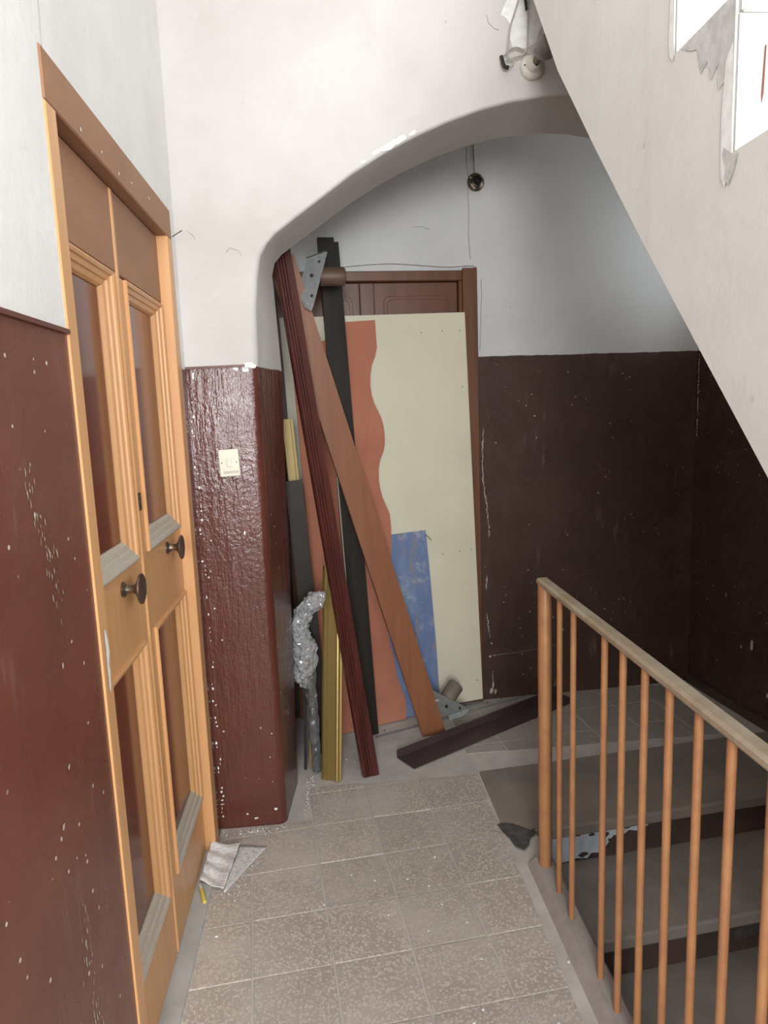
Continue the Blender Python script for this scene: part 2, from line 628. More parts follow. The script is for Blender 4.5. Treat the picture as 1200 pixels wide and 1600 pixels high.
box('landing_slab', (0.672, 1.99, YR, -0.40, -0.16, -0.003), MT['grout'], floor)
fl = box('floor_lower', (0.60, 2.05, YR, 0.1, -1.75, -1.535), MT['grout'])
tag(fl, 'lower landing floor at the foot of the descending steps', 'floor', 'structure')

CW, CH = 0.222, 0.2135
e1 = Vector((math.cos(TH), math.sin(TH)))
e2 = Vector((-math.sin(TH), math.cos(TH)))
org = Vector((-0.14, 2.514))
GAP = 0.0036


def make_tile(poly, mat, dz):
    cx = sum(p[0] for p in poly) / len(poly)
    cy = sum(p[1] for p in poly) / len(poly)
    bm = bmesh.new()
    top = [bm.verts.new((p[0] - cx, p[1] - cy, 0)) for p in poly]
    low = []
    for p in poly:
        d = Vector((p[0] - cx, p[1] - cy))
        d = d * (1 + 0.0022 / max(d.length, 0.01))
        low.append(bm.verts.new((d.x, d.y, -0.006)))
    bm.faces.new(top)
    for i in range(len(poly)):
        j = (i + 1) % len(poly)
        bm.faces.new((top[i], top[j], low[j], low[i]))
    o = finish('tile', bm, mat, floor)
    o.location = (cx, cy, dz)
    return o


regions = [((XL + 0.004, 0.556, -0.9, YA - 0.004), 'tile'), ((-0.135, 0.552, YA - 0.004, 2.56), 'tile'),
           ((0.545, 1.85, 2.74, 3.30), 'tile_dusty')]
for i in range(-3, 10):
    for j in range(-18, 5):
        o = org + e1 * (i * CW) + e2 * (j * CH)
        q = [o + e1 * GAP + e2 * GAP, o + e1 * (CW - GAP) + e2 * GAP,
             o + e1 * (CW - GAP) + e2 * (CH - GAP), o + e1 * GAP + e2 * (CH - GAP)]
        q = [(p.x, p.y) for p in q]
        for reg, mt in regions:
            p = clip(q, *reg)
            # the strip in front of the door is covered by the sill
            if len(p) >= 3 and area2(p) > 0.0016:
                make_tile(p, MT[mt], random.uniform(-0.0008, 0.0006))

# ---- left wall with the doorway
DY0, DY1, DZ = 1.315, 2.25, 2.125
LW0, LW1, LZ0, LZ1 = -3.17, -1.83, 1.05, 2.66
wl = prism('wall_left', [(LW1, -0.003), (DY0, -0.003), (DY0, DZ), (DY1, DZ), (DY1, -0.003), (YA + 0.05, -0.003), (YA + 0.05, ZC), (LW1, ZC)],
           lambda y, z: (XL, y, z), lambda y, z: (XL - 0.16, y, z), MT['wall_left'])
for ya, yb, za, zb in ((YR, LW0, -0.003, ZC), (LW0, LW1, -0.003, LZ0), (LW0, LW1, LZ1, ZC)):
    box('masonry', (XL - 0.16, XL, ya, yb, za, zb), MT['wall_left'], wl)
tag(wl, 'left wall, white above a scuffed glossy brown dado', 'wall', 'structure')
box('room_backing', (XL - 0.24, XL - 0.17, DY0 - 0.1, DY1 + 0.1, 0, DZ + 0.1), MT['iron'], wl)
t1 = bar('trim_1', [(-0.004, -0.005), (0.004, -0.005), (0.005, 0.004), (-0.003, 0.004)],
         (XL + 0.003, LW1, 1.661), (XL + 0.003, 1.297, 1.661), (0, 0, 1), MT['ridge'])
tag(t1, 'thin brown painted ridge along the top of the left dado', 'trim', 'structure')

# ---- arch wall
arch_pts = [(-0.216, 0.0), (-0.217, 0.6), (-0.217, 1.2), (-0.218, 1.66), (-0.214, 1.855), (-0.204, 1.95), (-0.190, 2.015), (-0.165, 2.055),
            (-0.136, 2.085), (-0.065, 2.138), (0.015, 2.192), (0.120, 2.263), (0.230, 2.330), (0.335, 2.383), (0.443, 2.426), (0.550, 2.460),
            (0.657, 2.487), (0.760, 2.500), (0.851, 2.504)]
arch_pts += [(1.702 - x, z) for x, z in arch_pts[-2::-1] if z > 2.05]
arch_pts.append((2.0, 1.98))


def normals2(pts):
    out = []
    for i in range(len(pts)):
        a, b = pts[max(i - 1, 0)], pts[min(i + 1, len(pts) - 1)]
        t = Vector((b[0] - a[0], b[1] - a[1])).normalized()
        out.append(Vector((t.y, -t.x)))          # points into the opening
    return out


BACK = 2.62


def arch_wall():
    bm = bmesh.new()
    nn = normals2(arch_pts)
    ring = []
    for (x, z), n in zip(arch_pts, nn):
        splay = 0.010
        if x < 0.5 and z < 2.2:
            ks = ((0.0, 0.026), (1.66, 0.060), (1.855, 0.048), (1.95, 0.033), (2.015, 0.018), (2.06, 0.004), (2.2, 0.008))
            for (za, sa), (zb, sb) in zip(ks, ks[1:]):
                if za <= z <= zb:
                    splay = sa + (sb - sa) * (z - za) / (zb - za)
        RA = 0.032 if z < 1.7 else (0.022 if z < 2.03 and x < 0.5 else 0.011)
        col = []
        wv = 0.004 * mnoise.noise(Vector((x * 6, z * 4, 1.3)))
        bx, bz = x + n.x * wv, z + n.y * wv
        for k in range(6):
            a = math.pi / 2 * k / 5
            off = RA * (1 - math.sin(a))
            col.append((bx - n.x * off, YA + RA * (1 - math.cos(a)), bz - n.y * off))
        for s in (0.25, 0.5, 0.75, 1.0):
            yy = YA + RA + (BACK - YA - RA) * s
            col.append((bx + n.x * splay * s, yy, max(bz + n.y * splay * s, 0) if z > 0 else 0.0))
        col.append((bx - n.x * 0.0 + n.x * splay - n.x * 0.055, BACK + 0.01, bz + (n.y * splay - n.y * 0.055 if z > 0 else 0)))
        if z <= 0.0:
            col = [(p[0], p[1], -0.003) for p in col]
        ring.append([bm.verts.new(p) for p in col])
    for a, b in zip(ring, ring[1:]):
        for k in range(len(a) - 1):
            bm.faces.new((a[k], a[k + 1], b[k + 1], b[k]))
    front = [r[0] for r in ring]
    bm.faces.new(front + [bm.verts.new((2.0, YA, ZC)), bm.verts.new((XL - 0.05, YA, ZC)), bm.verts.new((XL - 0.05, YA, -0.003))])
    back = [r[-1] for r in ring]
    yb = BACK + 0.01
    bm.faces.new((back + [bm.verts.new((2.0, yb, ZC)), bm.verts.new((XL - 0.05, yb, ZC)), bm.verts.new((XL - 0.05, yb, -0.003))])[::-1])
    o = finish('wall_arch', bm, MT['wall_arch'], auto=40)
    return o


wa = arch_wall()
tag(wa, 'cross wall pierced by a wide low arch, brown dado on its left pier', 'wall', 'structure')
t2 = bar('trim_2', [(-0.004, -0.004), (0.005, -0.004), (0.004, 0.004), (-0.004, 0.004)],
         (XL + 0.002, YA - 0.002, 1.664), (-0.262, YA - 0.002, 1.667), (0, 0, 1), MT['ridge'])
tag(t2, 'thin brown ridge topping the dado of the arch pier', 'trim', 'structure')

# ---- back wall (turned by about three degrees) with its doorway
WB = math.atan(0.055)
BO = Vector((0.74, 3.273, 0))


def B(s, d, z):
    """point on the back wall: s along it from the right door jamb, d into it"""
    return (BO.x + s * math.cos(WB) - d * math.sin(WB), BO.y + s * math.sin(WB) + d * math.cos(WB), z)


S_L, S_R = -1.05, 1.16
wb = prism('wall_back', [(S_L, -0.003), (-0.935, -0.003), (-0.935, 2.125), (-0.01, 2.125), (-0.01, -0.003), (S_R, -0.003), (S_R, 3.1), (S_L, 3.1)],
           lambda s, z: B(s, 0, z), lambda s, z: B(s, 0.14, z), MT['wall_back'])
tag(wb, 'shaded back wall under the arch, white above a dark brown dado', 'wall', 'structure')
box('niche_side_wall', (-0.32, -0.222, BACK + 0.012, 3.215, -0.003, 3.0), MT['wall_back'], wb)
prism('backing', [(-1.0, 0), (0.05, 0), (0.05, 2.2), (-1.0, 2.2)], lambda s, z: B(s, 0.15, z), lambda s, z: B(s, 0.19, z), MT['iron'], wb)

# ---- right wall, ceiling, rear wall with its window
WY0, WY1, WZ0, WZ1 = -2.37, -1.03, 1.34, 2.86
NW0, NW1, NZ0, NZ1 = 2.66, 3.18, 1.94, 2.56
xr = lambda y: 1.932 - (y - 2.74) * 0.0882 if y > 2.74 else 1.932 + (2.74 - y) * 0.00385
wr = prism('wall_right', [(xr(NW0), NW0), (xr(WY1), WY1), (2.10, WY1), (2.10, NW0)], lambda x, y: (x, y, -3.0), lambda x, y: (x, y, ZC), MT['wall_back'])
prism('masonry', [(xr(3.42), 3.42), (xr(NW1), NW1), (2.10, NW1), (2.10, 3.42)], lambda x, y: (x, y, -3.0), lambda x, y: (x, y, ZC), MT['wall_back'], wr)
for za, zb in ((-3.0, NZ0), (NZ1, ZC)):
    prism('masonry', [(xr(NW1), NW1), (xr(2.74), 2.74), (xr(NW0), NW0), (2.10, NW0), (2.10, NW1)], lambda x, y: (x, y, za), lambda x, y: (x, y, zb), MT['wall_back'], wr)
win4 = empty('fill_window_niche', (2.03, 2.92, NZ0))  # added opening for the fill light on the back wall
tag(win4, 'small added window behind the arch that fills the back wall, hidden by the upper flight', 'window', 'structure')
for b in ((-0.03, 0.03, -0.26, -0.22, 0, 0.62), (-0.03, 0.03, 0.22, 0.26, 0, 0.62), (-0.03, 0.03, -0.22, 0.22, 0, 0.04), (-0.03, 0.03, -0.22, 0.22, 0.58, 0.62)):
    box('window_frame', b, MT['fresh_white'], win4)
for za, zb in ((-3.0, WZ0), (WZ1, ZC)):
    prism('masonry', [(1.944, WY1), (1.953, WY0), (2.10, WY0), (2.10, WY1)], lambda x, y: (x, y, za), lambda x, y: (x, y, zb), MT['wall_back'], wr)
prism('masonry', [(1.953, WY0), (1.955, YR), (2.10, YR), (2.10, WY0)], lambda x, y: (x, y, -3.0), lambda x, y: (x, y, ZC), MT['wall_back'], wr)
tag(wr, 'right stairwell wall painted dark brown, in shade behind the railing', 'wall', 'structure')
bb = prism('baseboard_right', [(1.862, 3.32), (1.919, 2.74), (1.9225, 2.30), (1.938, 2.30), (1.934, 2.74), (1.876, 3.32)],
           lambda x, y: (x, y, -0.003), lambda x, y: (x, y, 0.045), MT['riser'])
tag(bb, 'low dark skirting at the foot of the right wall', 'baseboard', 'structure')
ce = box('ceiling', (XL - 0.16, 2.10, 1.60, YA + 0.3, ZC, ZC + 0.1), MT['plaster'])
for b in ((XL - 0.16, 2.10, YR - 0.1, -1.50, ZC, ZC + 0.1), (XL - 0.16, -0.38, -1.50, 1.60, ZC, ZC + 0.1), (1.68, 2.10, -1.50, 1.60, ZC, ZC + 0.1)):
    box('ceiling_slab', b, MT['plaster'], ce)
tag(ce, 'white plaster ceiling of the stair hall', 'ceiling', 'structure')
cb = box('ceiling_back', (-0.32, 2.0, BACK - 0.05, 3.45, 2.95, 3.05), MT['plaster'])
tag(cb, 'white ceiling behind the arch', 'ceiling', 'structure')
rear = empty('wall_rear')
tag(rear, 'rear wall of the stair hall with the landing window', 'wall', 'structure')
for b in ((XL - 0.16, -0.40, YR - 0.12, YR, -3, ZC), (1.84, 2.10, YR - 0.12, YR, -3, ZC), (-0.40, 1.84, YR - 0.12, YR, -3, 0.58),
          (-0.40, 1.84, YR - 0.12, YR, 3.12, ZC)):
    box('masonry', b, MT['wall_back'], rear)
win = empty('window_1', (0.72, YR - 0.06, 0.58))
tag(win, 'tall landing window in the rear wall', 'window', 'structure')
for b in ((-1.12, -1.07, -0.03, 0.03, 0, 2.54), (1.07, 1.12, -0.03, 0.03, 0, 2.54), (-1.07, 1.07, -0.03, 0.03, 0, 0.05),
          (-1.07, 1.07, -0.03, 0.03, 2.49, 2.54), (-0.02, 0.02, -0.03, 0.03, 0.05, 2.49)):
    box('window_frame', b, MT['fresh_white'], win)
win3 = empty('fill_window_left', (XL - 0.08, -2.50, 1.05))  # added opening for the left fill light, out of view
tag(win3, 'added unseen side window in the left wall, filling the upper flight', 'window', 'structure')
for b in ((-0.03, 0.03, -0.67, -0.62, 0, 1.56), (-0.03, 0.03, 0.62, 0.67, 0, 1.56), (-0.03, 0.03, -0.62, 0.62, 0, 0.05), (-0.03, 0.03, -0.62, 0.62, 1.51, 1.56), (-0.03, 0.03, -0.02, 0.02, 0.05, 1.51)):
    box('window_frame', b, MT['fresh_white'], win3)
win2 = empty('window_2', (2.02, -1.70, WZ0))
tag(win2, 'side window in the right wall behind the photographer', 'window', 'structure')
for b in ((-0.03, 0.03, -0.67, -0.62, 0, 1.52), (-0.03, 0.03, 0.62, 0.67, 0, 1.52), (-0.03, 0.03, -0.62, 0.62, 0, 0.05), (-0.03, 0.03, -0.62, 0.62, 1.47, 1.52), (-0.03, 0.03, -0.02, 0.02, 0.05, 1.47)):
    box('window_frame', b, MT['fresh_white'], win2)

# ---- sill of the left doorway
th = box('sill', (-0.530, -0.438, 1.347, 2.202, -0.003, 0.009), MT['threshold'], None, 0.002)
th.name = 'door_sill'
tag(th, 'pale grey stone sill along the foot of the left door', 'sill', 'structure')

# ---- flight going down on the right, with its stone top step
sd = empty('stair_flight_down', (0.70, 2.2, 0))
tag(sd, 'stone steps going down to the right behind the railing', 'stairs', 'structure')


def tread_slab(name, k, depth, mat, xa=0.676, xb=1.945):
    z = -0.17 * k
    dy = -0.335 * k
    ny = lambda x: nose_y(x) + dy - (0.0 if k else 0.0)
    bm = bmesh.new()
    add_prism(bm, [(xa, ny(xa)), (xb, ny(xb)), (xb, ny(xb) + depth), (xa, ny(xa) + depth)],
              lambda x, y: (x, y, z - 0.045), lambda x, y: (x, y, z))
    bmesh.ops.recalc_face_normals(bm, faces=bm.faces[:])
    bevel_all(bm, 0.008, 2)
    o = finish(name, bm, mat, sd)
    o.location = -Vector((0.70, 2.2, 0))
    return o


o = tread_slab('step_slab', 0, 0.44, MT['stone'], 0.562)
o.location.z += 0.003
for k in range(1, 8):
    tread_slab('step_slab', k, 0.385, MT['tread'])
for k in range(0, 8):
    z1, z0 = -0.17 * k - 0.045, -0.17 * (k + 1) - 0.002
    dy = -0.335 * k + 0.040
    r = prism('riser', [(0.676, nose_y(0.676) + dy), (1.945, nose_y(1.945) + dy), (1.945, nose_y(1.945) + dy + 0.05), (0.676, nose_y(0.676) + dy + 0.05)],
              lambda x, y: (x, y, z0), lambda x, y: (x, y, z1), MT['riser'], sd)
    r.location = -Vector((0.70, 2.2, 0))
# peeling pale paint on the first riser
bm = bmesh.new()
ry = lambda x: nose_y(x) + 0.040 - 0.0012
up = [(0.69, -0.048), (0.76, -0.050), (0.83, -0.047), (0.88, -0.055), (0.93, -0.050), (0.99, -0.056), (1.05, -0.062), (1.10, -0.058), (1.13, -0.070)]
dn = [(1.09, -0.088), (1.05, -0.078), (1.02, -0.10), (0.99, -0.088), (0.965, -0.12), (0.94, -0.150), (0.90, -0.146), (0.885, -0.165), (0.84, -0.158),
      (0.80, -0.166), (0.69, -0.167)]
bm.faces.new([bm.verts.new((x - 0.70, ry(x) - 2.2, z)) for x, z in up + dn])
finish('peeling_paint', bm, MT['blue_peel'], sd)['label'] = 'patch of peeling pale blue paint'
bm = bmesh.new()
for cx, cz, r in ((0.865, -0.148, (0.020, 0.010)), (0.90, -0.072, (0.018, 0.008)), (0.845, -0.066, (0.010, 0.006)), (0.955, -0.080, (0.016, 0.012)),
                  (0.975, -0.104, (0.012, 0.006)), (1.045, -0.066, (0.014, 0.005))):
    blot(bm, (cx - 0.70, ry(cx) - 2.2, cz), (1, 0.106, 0), (0, 0, 1), (0, -1, 0), r, 0.001)
finish('bare_spots', bm, MT['riser'], sd)
bm = bmesh.new()
for cx, cz, r in ((1.34, -0.262, (0.040, 0.030)), (1.30, -0.270, (0.022, 0.020)), (1.37, -0.250, (0.025, 0.034))):
    blot(bm, (cx - 0.70, nose_y(cx) - 0.335 + 0.040 - 2.2, cz), (1, 0.106, 0), (0, 0, 1), (0, -1, 0), r, 0.0015)
finish('dark_stain', bm, MT['dark_hole'], sd)
# inner wall of the stairwell under the kerb
wi = box('wall_stairwell', (0.60, 0.672, -0.9, nose_y(0.66) + 0.03, -3.0, -0.004), MT['riser'])
tag(wi, 'brown inner side of the stairwell below the kerb', 'wall', 'structure')

# ---- kerb under the railing
kerb = prism('kerb', [(0.592, -0.003), (0.606, 0.012), (0.622, 0.022), (0.668, 0.022), (0.676, 0.014), (0.676, -0.12), (0.592, -0.12)],
             lambda x, z: (x, 0.05, z), lambda x, z: (x, 1.995, z), MT['kerb'])
tag(kerb, 'raised cement kerb carrying the railing', 'kerb', 'structure')
# broken dark gap in the cement beside the first post
bm = bmesh.new()
bm.faces.new([bm.verts.new((x, y, 0.0048)) for x, y in
              ((0.545, 2.215), (0.575, 2.222), (0.600, 2.212), (0.628, 2.190), (0.655, 2.165), (0.672, 2.178), (0.668, 2.145), (0.640, 2.120),
               (0.625, 2.085), (0.600, 2.06), (0.575, 2.085), (0.568, 2.13), (0.555, 2.165))])
hole = finish('broken_gap', bm, MT['dark_hole'], floor)
hole['label'] = 'dark broken gap in the cement'

# ---- flight going up on the right, its plastered side facing the landing
XF = 0.662
su = empty('stair_flight_up', (XF, -0.85, 0))
tag(su, 'steep white plastered stair flight rising on the right above the railing', 'stairs', 'structure')
RISE, GO = 0.235, 0.194
prof = []
for k in range(-9, 7):
    y0 = 1.095 + GO * k
    prof.append((y0, 2.12 + RISE * (k - 1)))
    prof.append((y0, 2.12 + RISE * k))
soff = [(2.335, 2.97), (2.136, 2.690), (1.912, 2.384), (1.644, 2.087), (1.400, 1.826), (1.171, 1.589), (0.963, 1.375), (0.50, 0.905), (0.0, 0.395), (-0.385, -0.003)]
prof = [p for p in prof if p[0] < 2.3]
prof = [(prof[0][0], -0.003)] + prof[1:] + [(2.335, prof[-1][1])] + soff
body = prism('stair_body', prof, lambda y, z: (0, y + 0.85, z), lambda y, z: (1.205, y + 0.85, z), MT['plaster'], su)
for k in range(-8, 7):
    y0, z = 1.095 + GO * k, 2.12 + RISE * k
    if y0 + GO > 2.33:
        break
    box('tread', (0.004, 1.20, y0 + 0.85 - 0.012, y0 + GO + 0.85 - 0.002, z - 0.034, z + 0.003), MT['white_paint'], su, 0.004)
    box('riser_face', (0.003, 1.20, y0 + 0.85 - 0.006, y0 + 0.85 - 0.0005, z - RISE + 0.002, z - 0.034), MT['white_paint'], su)
# chipped cement and white drips at the step ends


def patch(name, pts, mat, parent, fx):
    bm = bmesh.new()
    bm.faces.new([bm.verts.new(fx(*p)) for p in pts])
    return finish(name, bm, mat, parent)


side = lambda y, z: (-0.0012, y + 0.85, z)
patch('cement_patch', [(1.258, 2.117), (1.215, 2.118), (1.175, 2.118), (1.130, 2.119), (1.098, 2.119), (1.097, 2.06), (1.100, 2.03), (1.112, 1.985), (1.120, 2.00), (1.136, 1.995),
                       (1.140, 2.035), (1.158, 2.02), (1.170, 2.055), (1.19, 2.045), (1.205, 2.09), (1.23, 2.10)], MT['cement'], su, side)
WE = lambda y, z: (-0.0019, y + 0.85, z)
patch('white_edge', [(1.2905, 2.40), (1.300, 2.40), (1.302, 2.30), (1.300, 2.22), (1.303, 2.15), (1.298, 2.122), (1.286, 2.110), (1.280, 2.121), (1.287, 2.15)], MT['fresh_white'], su, WE)
patch('white_edge', [(1.0965, 2.05), (1.115, 2.03), (1.122, 1.95), (1.120, 1.88), (1.118, 1.855), (1.108, 1.838), (1.098, 1.848), (1.086, 1.862), (1.090, 1.885)], MT['fresh_white'], su, WE)
patch('cement_patch', [(1.090, 1.884), (1.112, 1.90), (1.116, 1.89), (1.104, 1.868), (1.106, 1.848), (1.095, 1.838), (1.082, 1.856), (1.072, 1.879)], MT['cement'], su,
      lambda y, z: (-0.0026, y + 0.85, z))
patch('paint_streak', [(0.045, 2.04), (0.0475, 2.04), (0.046, 1.97), (0.043, 1.955), (0.042, 1.97)], MT['panel'], su,
      lambda x, z: (x, 1.095 + 0.85 - 0.0072, z))

# ================================================================ DOORS
# ---- door_1: the double door in the left wall
d1 = empty('door_1', (XL, 1.297, 0))
tag(d1, 'caramel painted double door with glossy brown panels and two round knobs', 'door', 'structure')
D0 = Vector((XL, 1.297, 0))


def at0(o, base=D0):
    o.location = -Vector(base)
    return o


def dbox(name, b, mat, parent, bev=0.002, label=None):
    o = box(name, b, mat, parent, bev)
    if parent is d1:
        at0(o)
    if label:
        o['label'] = label
    return o


FX = XL + 0.004
dbox('jamb', (-0.56, FX, 1.297, 1.345, -0.003, 2.053), MT['door'], d1)
dbox('jamb', (-0.56, FX, 2.204, 2.268, -0.003, 2.053), MT['door'], d1)
dbox('frame_head', (-0.56, FX, 1.297, 2.268, 2.053, 2.143), MT['frame_top'], d1, 0.003)
LX = -0.490          # face of the leaves
PX = -0.513          # face of the recessed panels


def moulding_side(p0, p1, q0, q1, mat, parent):
    """one mitred side: p = outer corners at the opening edge, q = inner corners; both (y,z)"""
    sec = [(0.0, 0.000), (0.0, 0.007), (0.10, 0.009), (0.26, 0.006), (0.30, 0.001), (0.55, -0.003), (0.60, -0.008), (0.86, -0.012), (1.0, -0.020), (1.0, -0.024)]
    bm = bmesh.new()
    ra, rb = [], []
    for t, h in sec:
        ra.append(bm.verts.new((LX + h, p0[0] + (q0[0] - p0[0]) * t, p0[1] + (q0[1] - p0[1]) * t)))
        rb.append(bm.verts.new((LX + h, p1[0] + (q1[0] - p1[0]) * t, p1[1] + (q1[1] - p1[1]) * t)))
    for i in range(len(sec) - 1):
        bm.faces.new((ra[i], ra[i + 1], rb[i + 1], rb[i]))
    bm.faces.new(ra[::-1])
    bm.faces.new(rb)
    return finish('moulding', bm, mat, parent)


def door_leaf(y0, y1, o0, o1):
    """leaf from y0 to y1; panel openings from o0 to o1"""
    bm = bmesh.new()
    T = LX - 0.040
    zs = (0.012, 0.212, 0.945, 1.155, 1.848)
    add_box(bm, T, LX, y0, o0, zs[0], zs[4])
    add_box(bm, T, LX, o1, y1, zs[0], zs[4])
    add_box(bm, T, LX, o0, o1, zs[0], zs[1])
    add_box(bm, T, LX, o0, o1, zs[2], zs[3])
    leaf = at0(finish('leaf', bm, MT['door'], d1))
    for za, zb in ((zs[1], zs[2]), (zs[3], zs[4])):
        o = box('panel', (PX - 0.01, PX, o0, o1, za, zb), MT['panel'], leaf)
        o['label'] = 'glossy red brown panel'
        m = 0.040
        oc = [(o0, za), (o1, za), (o1, zb), (o0, zb)]
        ic = [(o0 + m, za + m + 0.012), (o1 - m, za + m + 0.012), (o1 - m, zb - m), (o0 + m, zb - m)]
        for i in range(4):
            j = (i + 1) % 4
            mo = moulding_side(oc[i], oc[j], ic[i], ic[j], MT['dusty'] if i == 0 else MT['door'], leaf)
            if i == 0:
                mo['label'] = 'lower moulding grey with dust'
    return leaf


leafA = door_leaf(1.347, 1.752, 1.372, 1.706)
leafB = door_leaf(1.764, 2.202, 1.806, 2.190)
for y0, y1 in ((1.347, 1.744), (1.757, 2.202)):
    dbox('top_board', (LX - 0.035, LX + 0.002, y0, y1, 1.853, 2.051), MT['frame_top'], d1, 0.003)
dbox('astragal', (LX - 0.03, LX + 0.0045, 1.744, 1.764, 0.012, 2.051), MT['door'], d1, 0.004)
kprof = [(0.004, -0.002), (0.0185, -0.001), (0.0185, 0.004), (0.0150, 0.007), (0.0110, 0.010), (0.0095, 0.018), (0.0098, 0.024), (0.0130, 0.030),
         (0.0205, 0.035), (0.0290, 0.0385), (0.0350, 0.0405), (0.0366, 0.0428), (0.0350, 0.0452), (0.026, 0.0440), (0.012, 0.0430), (0.001, 0.0428)]
for leaf, y, z in ((leafA, 1.572, 1.112), (leafB, 2.018, 1.122)):
    k = lathe('knob', kprof, (LX, y, z), (1, 0, 0), MT['bronze'], leaf)
    k['label'] = 'round bronze door knob'
esc = box('keyhole', (LX + 0.004, LX + 0.0095, 1.747, 1.760, 1.272, 1.318), MT['iron'], leafA, 0.002)
# flaked paint on the near jamb
bm = bmesh.new()
for z, w, h in ((1.075, 0.007, 0.020), (1.045, 0.008, 0.030), (1.01, 0.007, 0.03), (0.985, 0.005, 0.02)):
    blot(bm, (FX + 0.0006, 1.3235 + random.uniform(-0.004, 0.004), z), (0, 1, 0), (0, 0, 1), (1, 0, 0), (w, h), 0.0006)
for y, z, w, h in ((1.60, 2.075, 0.004, 0.003), (1.72, 2.07, 0.004, 0.004), (1.83, 2.085, 0.005, 0.003), (2.0, 2.10, 0.012, 0.002), (1.47, 2.07, 0.004, 0.004)):
    blot(bm, (FX + 0.0006, y, z), (0, 1, 0), (0, 0, 1), (1, 0, 0), (w, h), 0.0006)
at0(finish('flaked_spots', bm, MT['fresh_white'], d1))

# ---- door_2: the panelled door in the back wall, mostly behind boards
d2 = empty('door_2', tuple(BO))
d2.rotation_euler = (0, 0, WB)
tag(d2, 'dark brown panelled double door in the back wall behind the leaning boards', 'door', 'structure')
box('jamb', (-0.072, 0.0, -0.018, 0.10, -0.003, 2.150), MT['door2_frame'], d2, 0.004)
box('jamb', (-0.945, -0.880, -0.018, 0.10, -0.003, 2.150), MT['door2_frame'], d2, 0.004)
box('frame_head', (-0.880, -0.072, -0.014, 0.10, 2.094, 2.140), MT['door2_frame'], d2, 0.004)
box('frame_bead', (-0.088, -0.072, -0.008, 0.05, 0.0, 2.094), MT['door2_frame'], d2, 0.003)


def round_panel(s0, s1, z0, z1, d, r=0.03, n=5):
    pts = []
    for cx, cz, a0 in ((s1 - r, z1 - r, 0), (s0 + r, z1 - r, 90), (s0 + r, z0 + r, 180), (s1 - r, z0 + r, 270)):
        for k in range(n + 1):
            a = math.radians(a0 + 90 * k / n)
            pts.append((cx + r * math.cos(a), cz + r * math.sin(a)))
    return pts


for s0, s1 in ((-0.878, -0.545), (-0.490, -0.090)):
    leaf = box('leaf', (s0, s1, 0.016, 0.055, 0.01, 2.092), MT['door2'], d2, 0.003)
    for z0, z1 in ((0.20, 0.95), (1.10, 2.030)):
        for inset, dep in ((0.045, 0.010), (0.060, 0.004)):
            prism('panel_field', round_panel(s0 + inset, s1 - inset, z0 + inset - 0.045, z1 - inset + 0.045, 0), lambda s, z: (s, dep, z),
                  lambda s, z: (s, 0.018, z), MT['door2'], leaf, 0.002)
box('meeting_stile', (-0.560, -0.488, 0.002, 0.05, 0.01, 2.092), MT['door2'], d2, 0.006)

# ================================================================ RAILING
rl = empty('railing', (0.641, 1.961, 0.0))
tag(rl, 'tan painted iron stair railing with thin round balusters on the kerb', 'railing')
RO = Vector((0.641, 1.961, 0))


def at_r(o):
    o.location = -RO
    return o


at_r(lathe('post', [(0.020, 0.0), (0.0215, 0.02), (0.0215, 0.962), (0.020, 0.968)], (0.641, 1.961, 0.0), (0, 0, 1), MT['rail_paint'], rl, 18))
hr = prism('handrail', [(-0.021, 0.0), (0.021, 0.0), (0.023, 0.004), (0.022, 0.012), (0.014, 0.017), (-0.014, 0.017), (-0.022, 0.012), (-0.023, 0.004)],
           lambda x, z: (0.641 + x * 0.86, 1.985, 0.957 + z), lambda x, z: (0.641 + x * 0.86, 0.50, 0.953 + z), MT['rail_top'], rl)
at_r(hr)
for y in (1.828, 1.718, 1.510, 1.408, 1.302, 1.199, 1.094, 0.994, 0.889, 0.785, 0.681, 0.577):
    lean = random.uniform(-0.004, 0.004)
    at_r(tube('baluster', [(0.641, y + lean, 0.016), (0.641, y, 0.958)], 0.0086, MT['rail_paint'], rl, 10))

# ================================================================ LEANING BOARDS AND PLANKS


def up_axis(o, base):
    return rel(o, base)


# cream panel
BR, TR, BL = Vector((0.730, 3.225, 0.026)), Vector((0.676, 3.243, 1.947)), Vector((-0.130, 3.075, 0.002))
TL = TR + (BL - BR)
nb = (BL - BR).cross(TR - BR).normalized()
nb = nb if nb.y > 0 else -nb
cream = empty('laminate_panel', BL)
tag(cream, 'tall cream laminate panel leaning against the back door', 'panel')
o = slab3('board', [p - BL for p in (BL, BR, TR, TL)], nb * 0.016, MT['cream'], cream, 0.0015)
bx_, bz_ = (BR - BL).normalized(), (TL - BL).normalized()
Wc, Hc = (BR - BL).length, (TL - BL).length
for fu, fv in ((0.745, 0.955), (0.865, 0.957), (0.965, 0.957), (0.965, 0.82), (0.80, 0.405), (0.90, 0.407), (0.972, 0.408), (0.967, 0.055)):
    p = bx_ * (Wc * fu) + bz_ * (Hc * fv) - nb * 0.0012
    lathe('screw_hole', [(0.0028, 0), (0.0028, 0.003), (0.0005, 0.0031)], p, nb, MT['iron'], cream, 8)

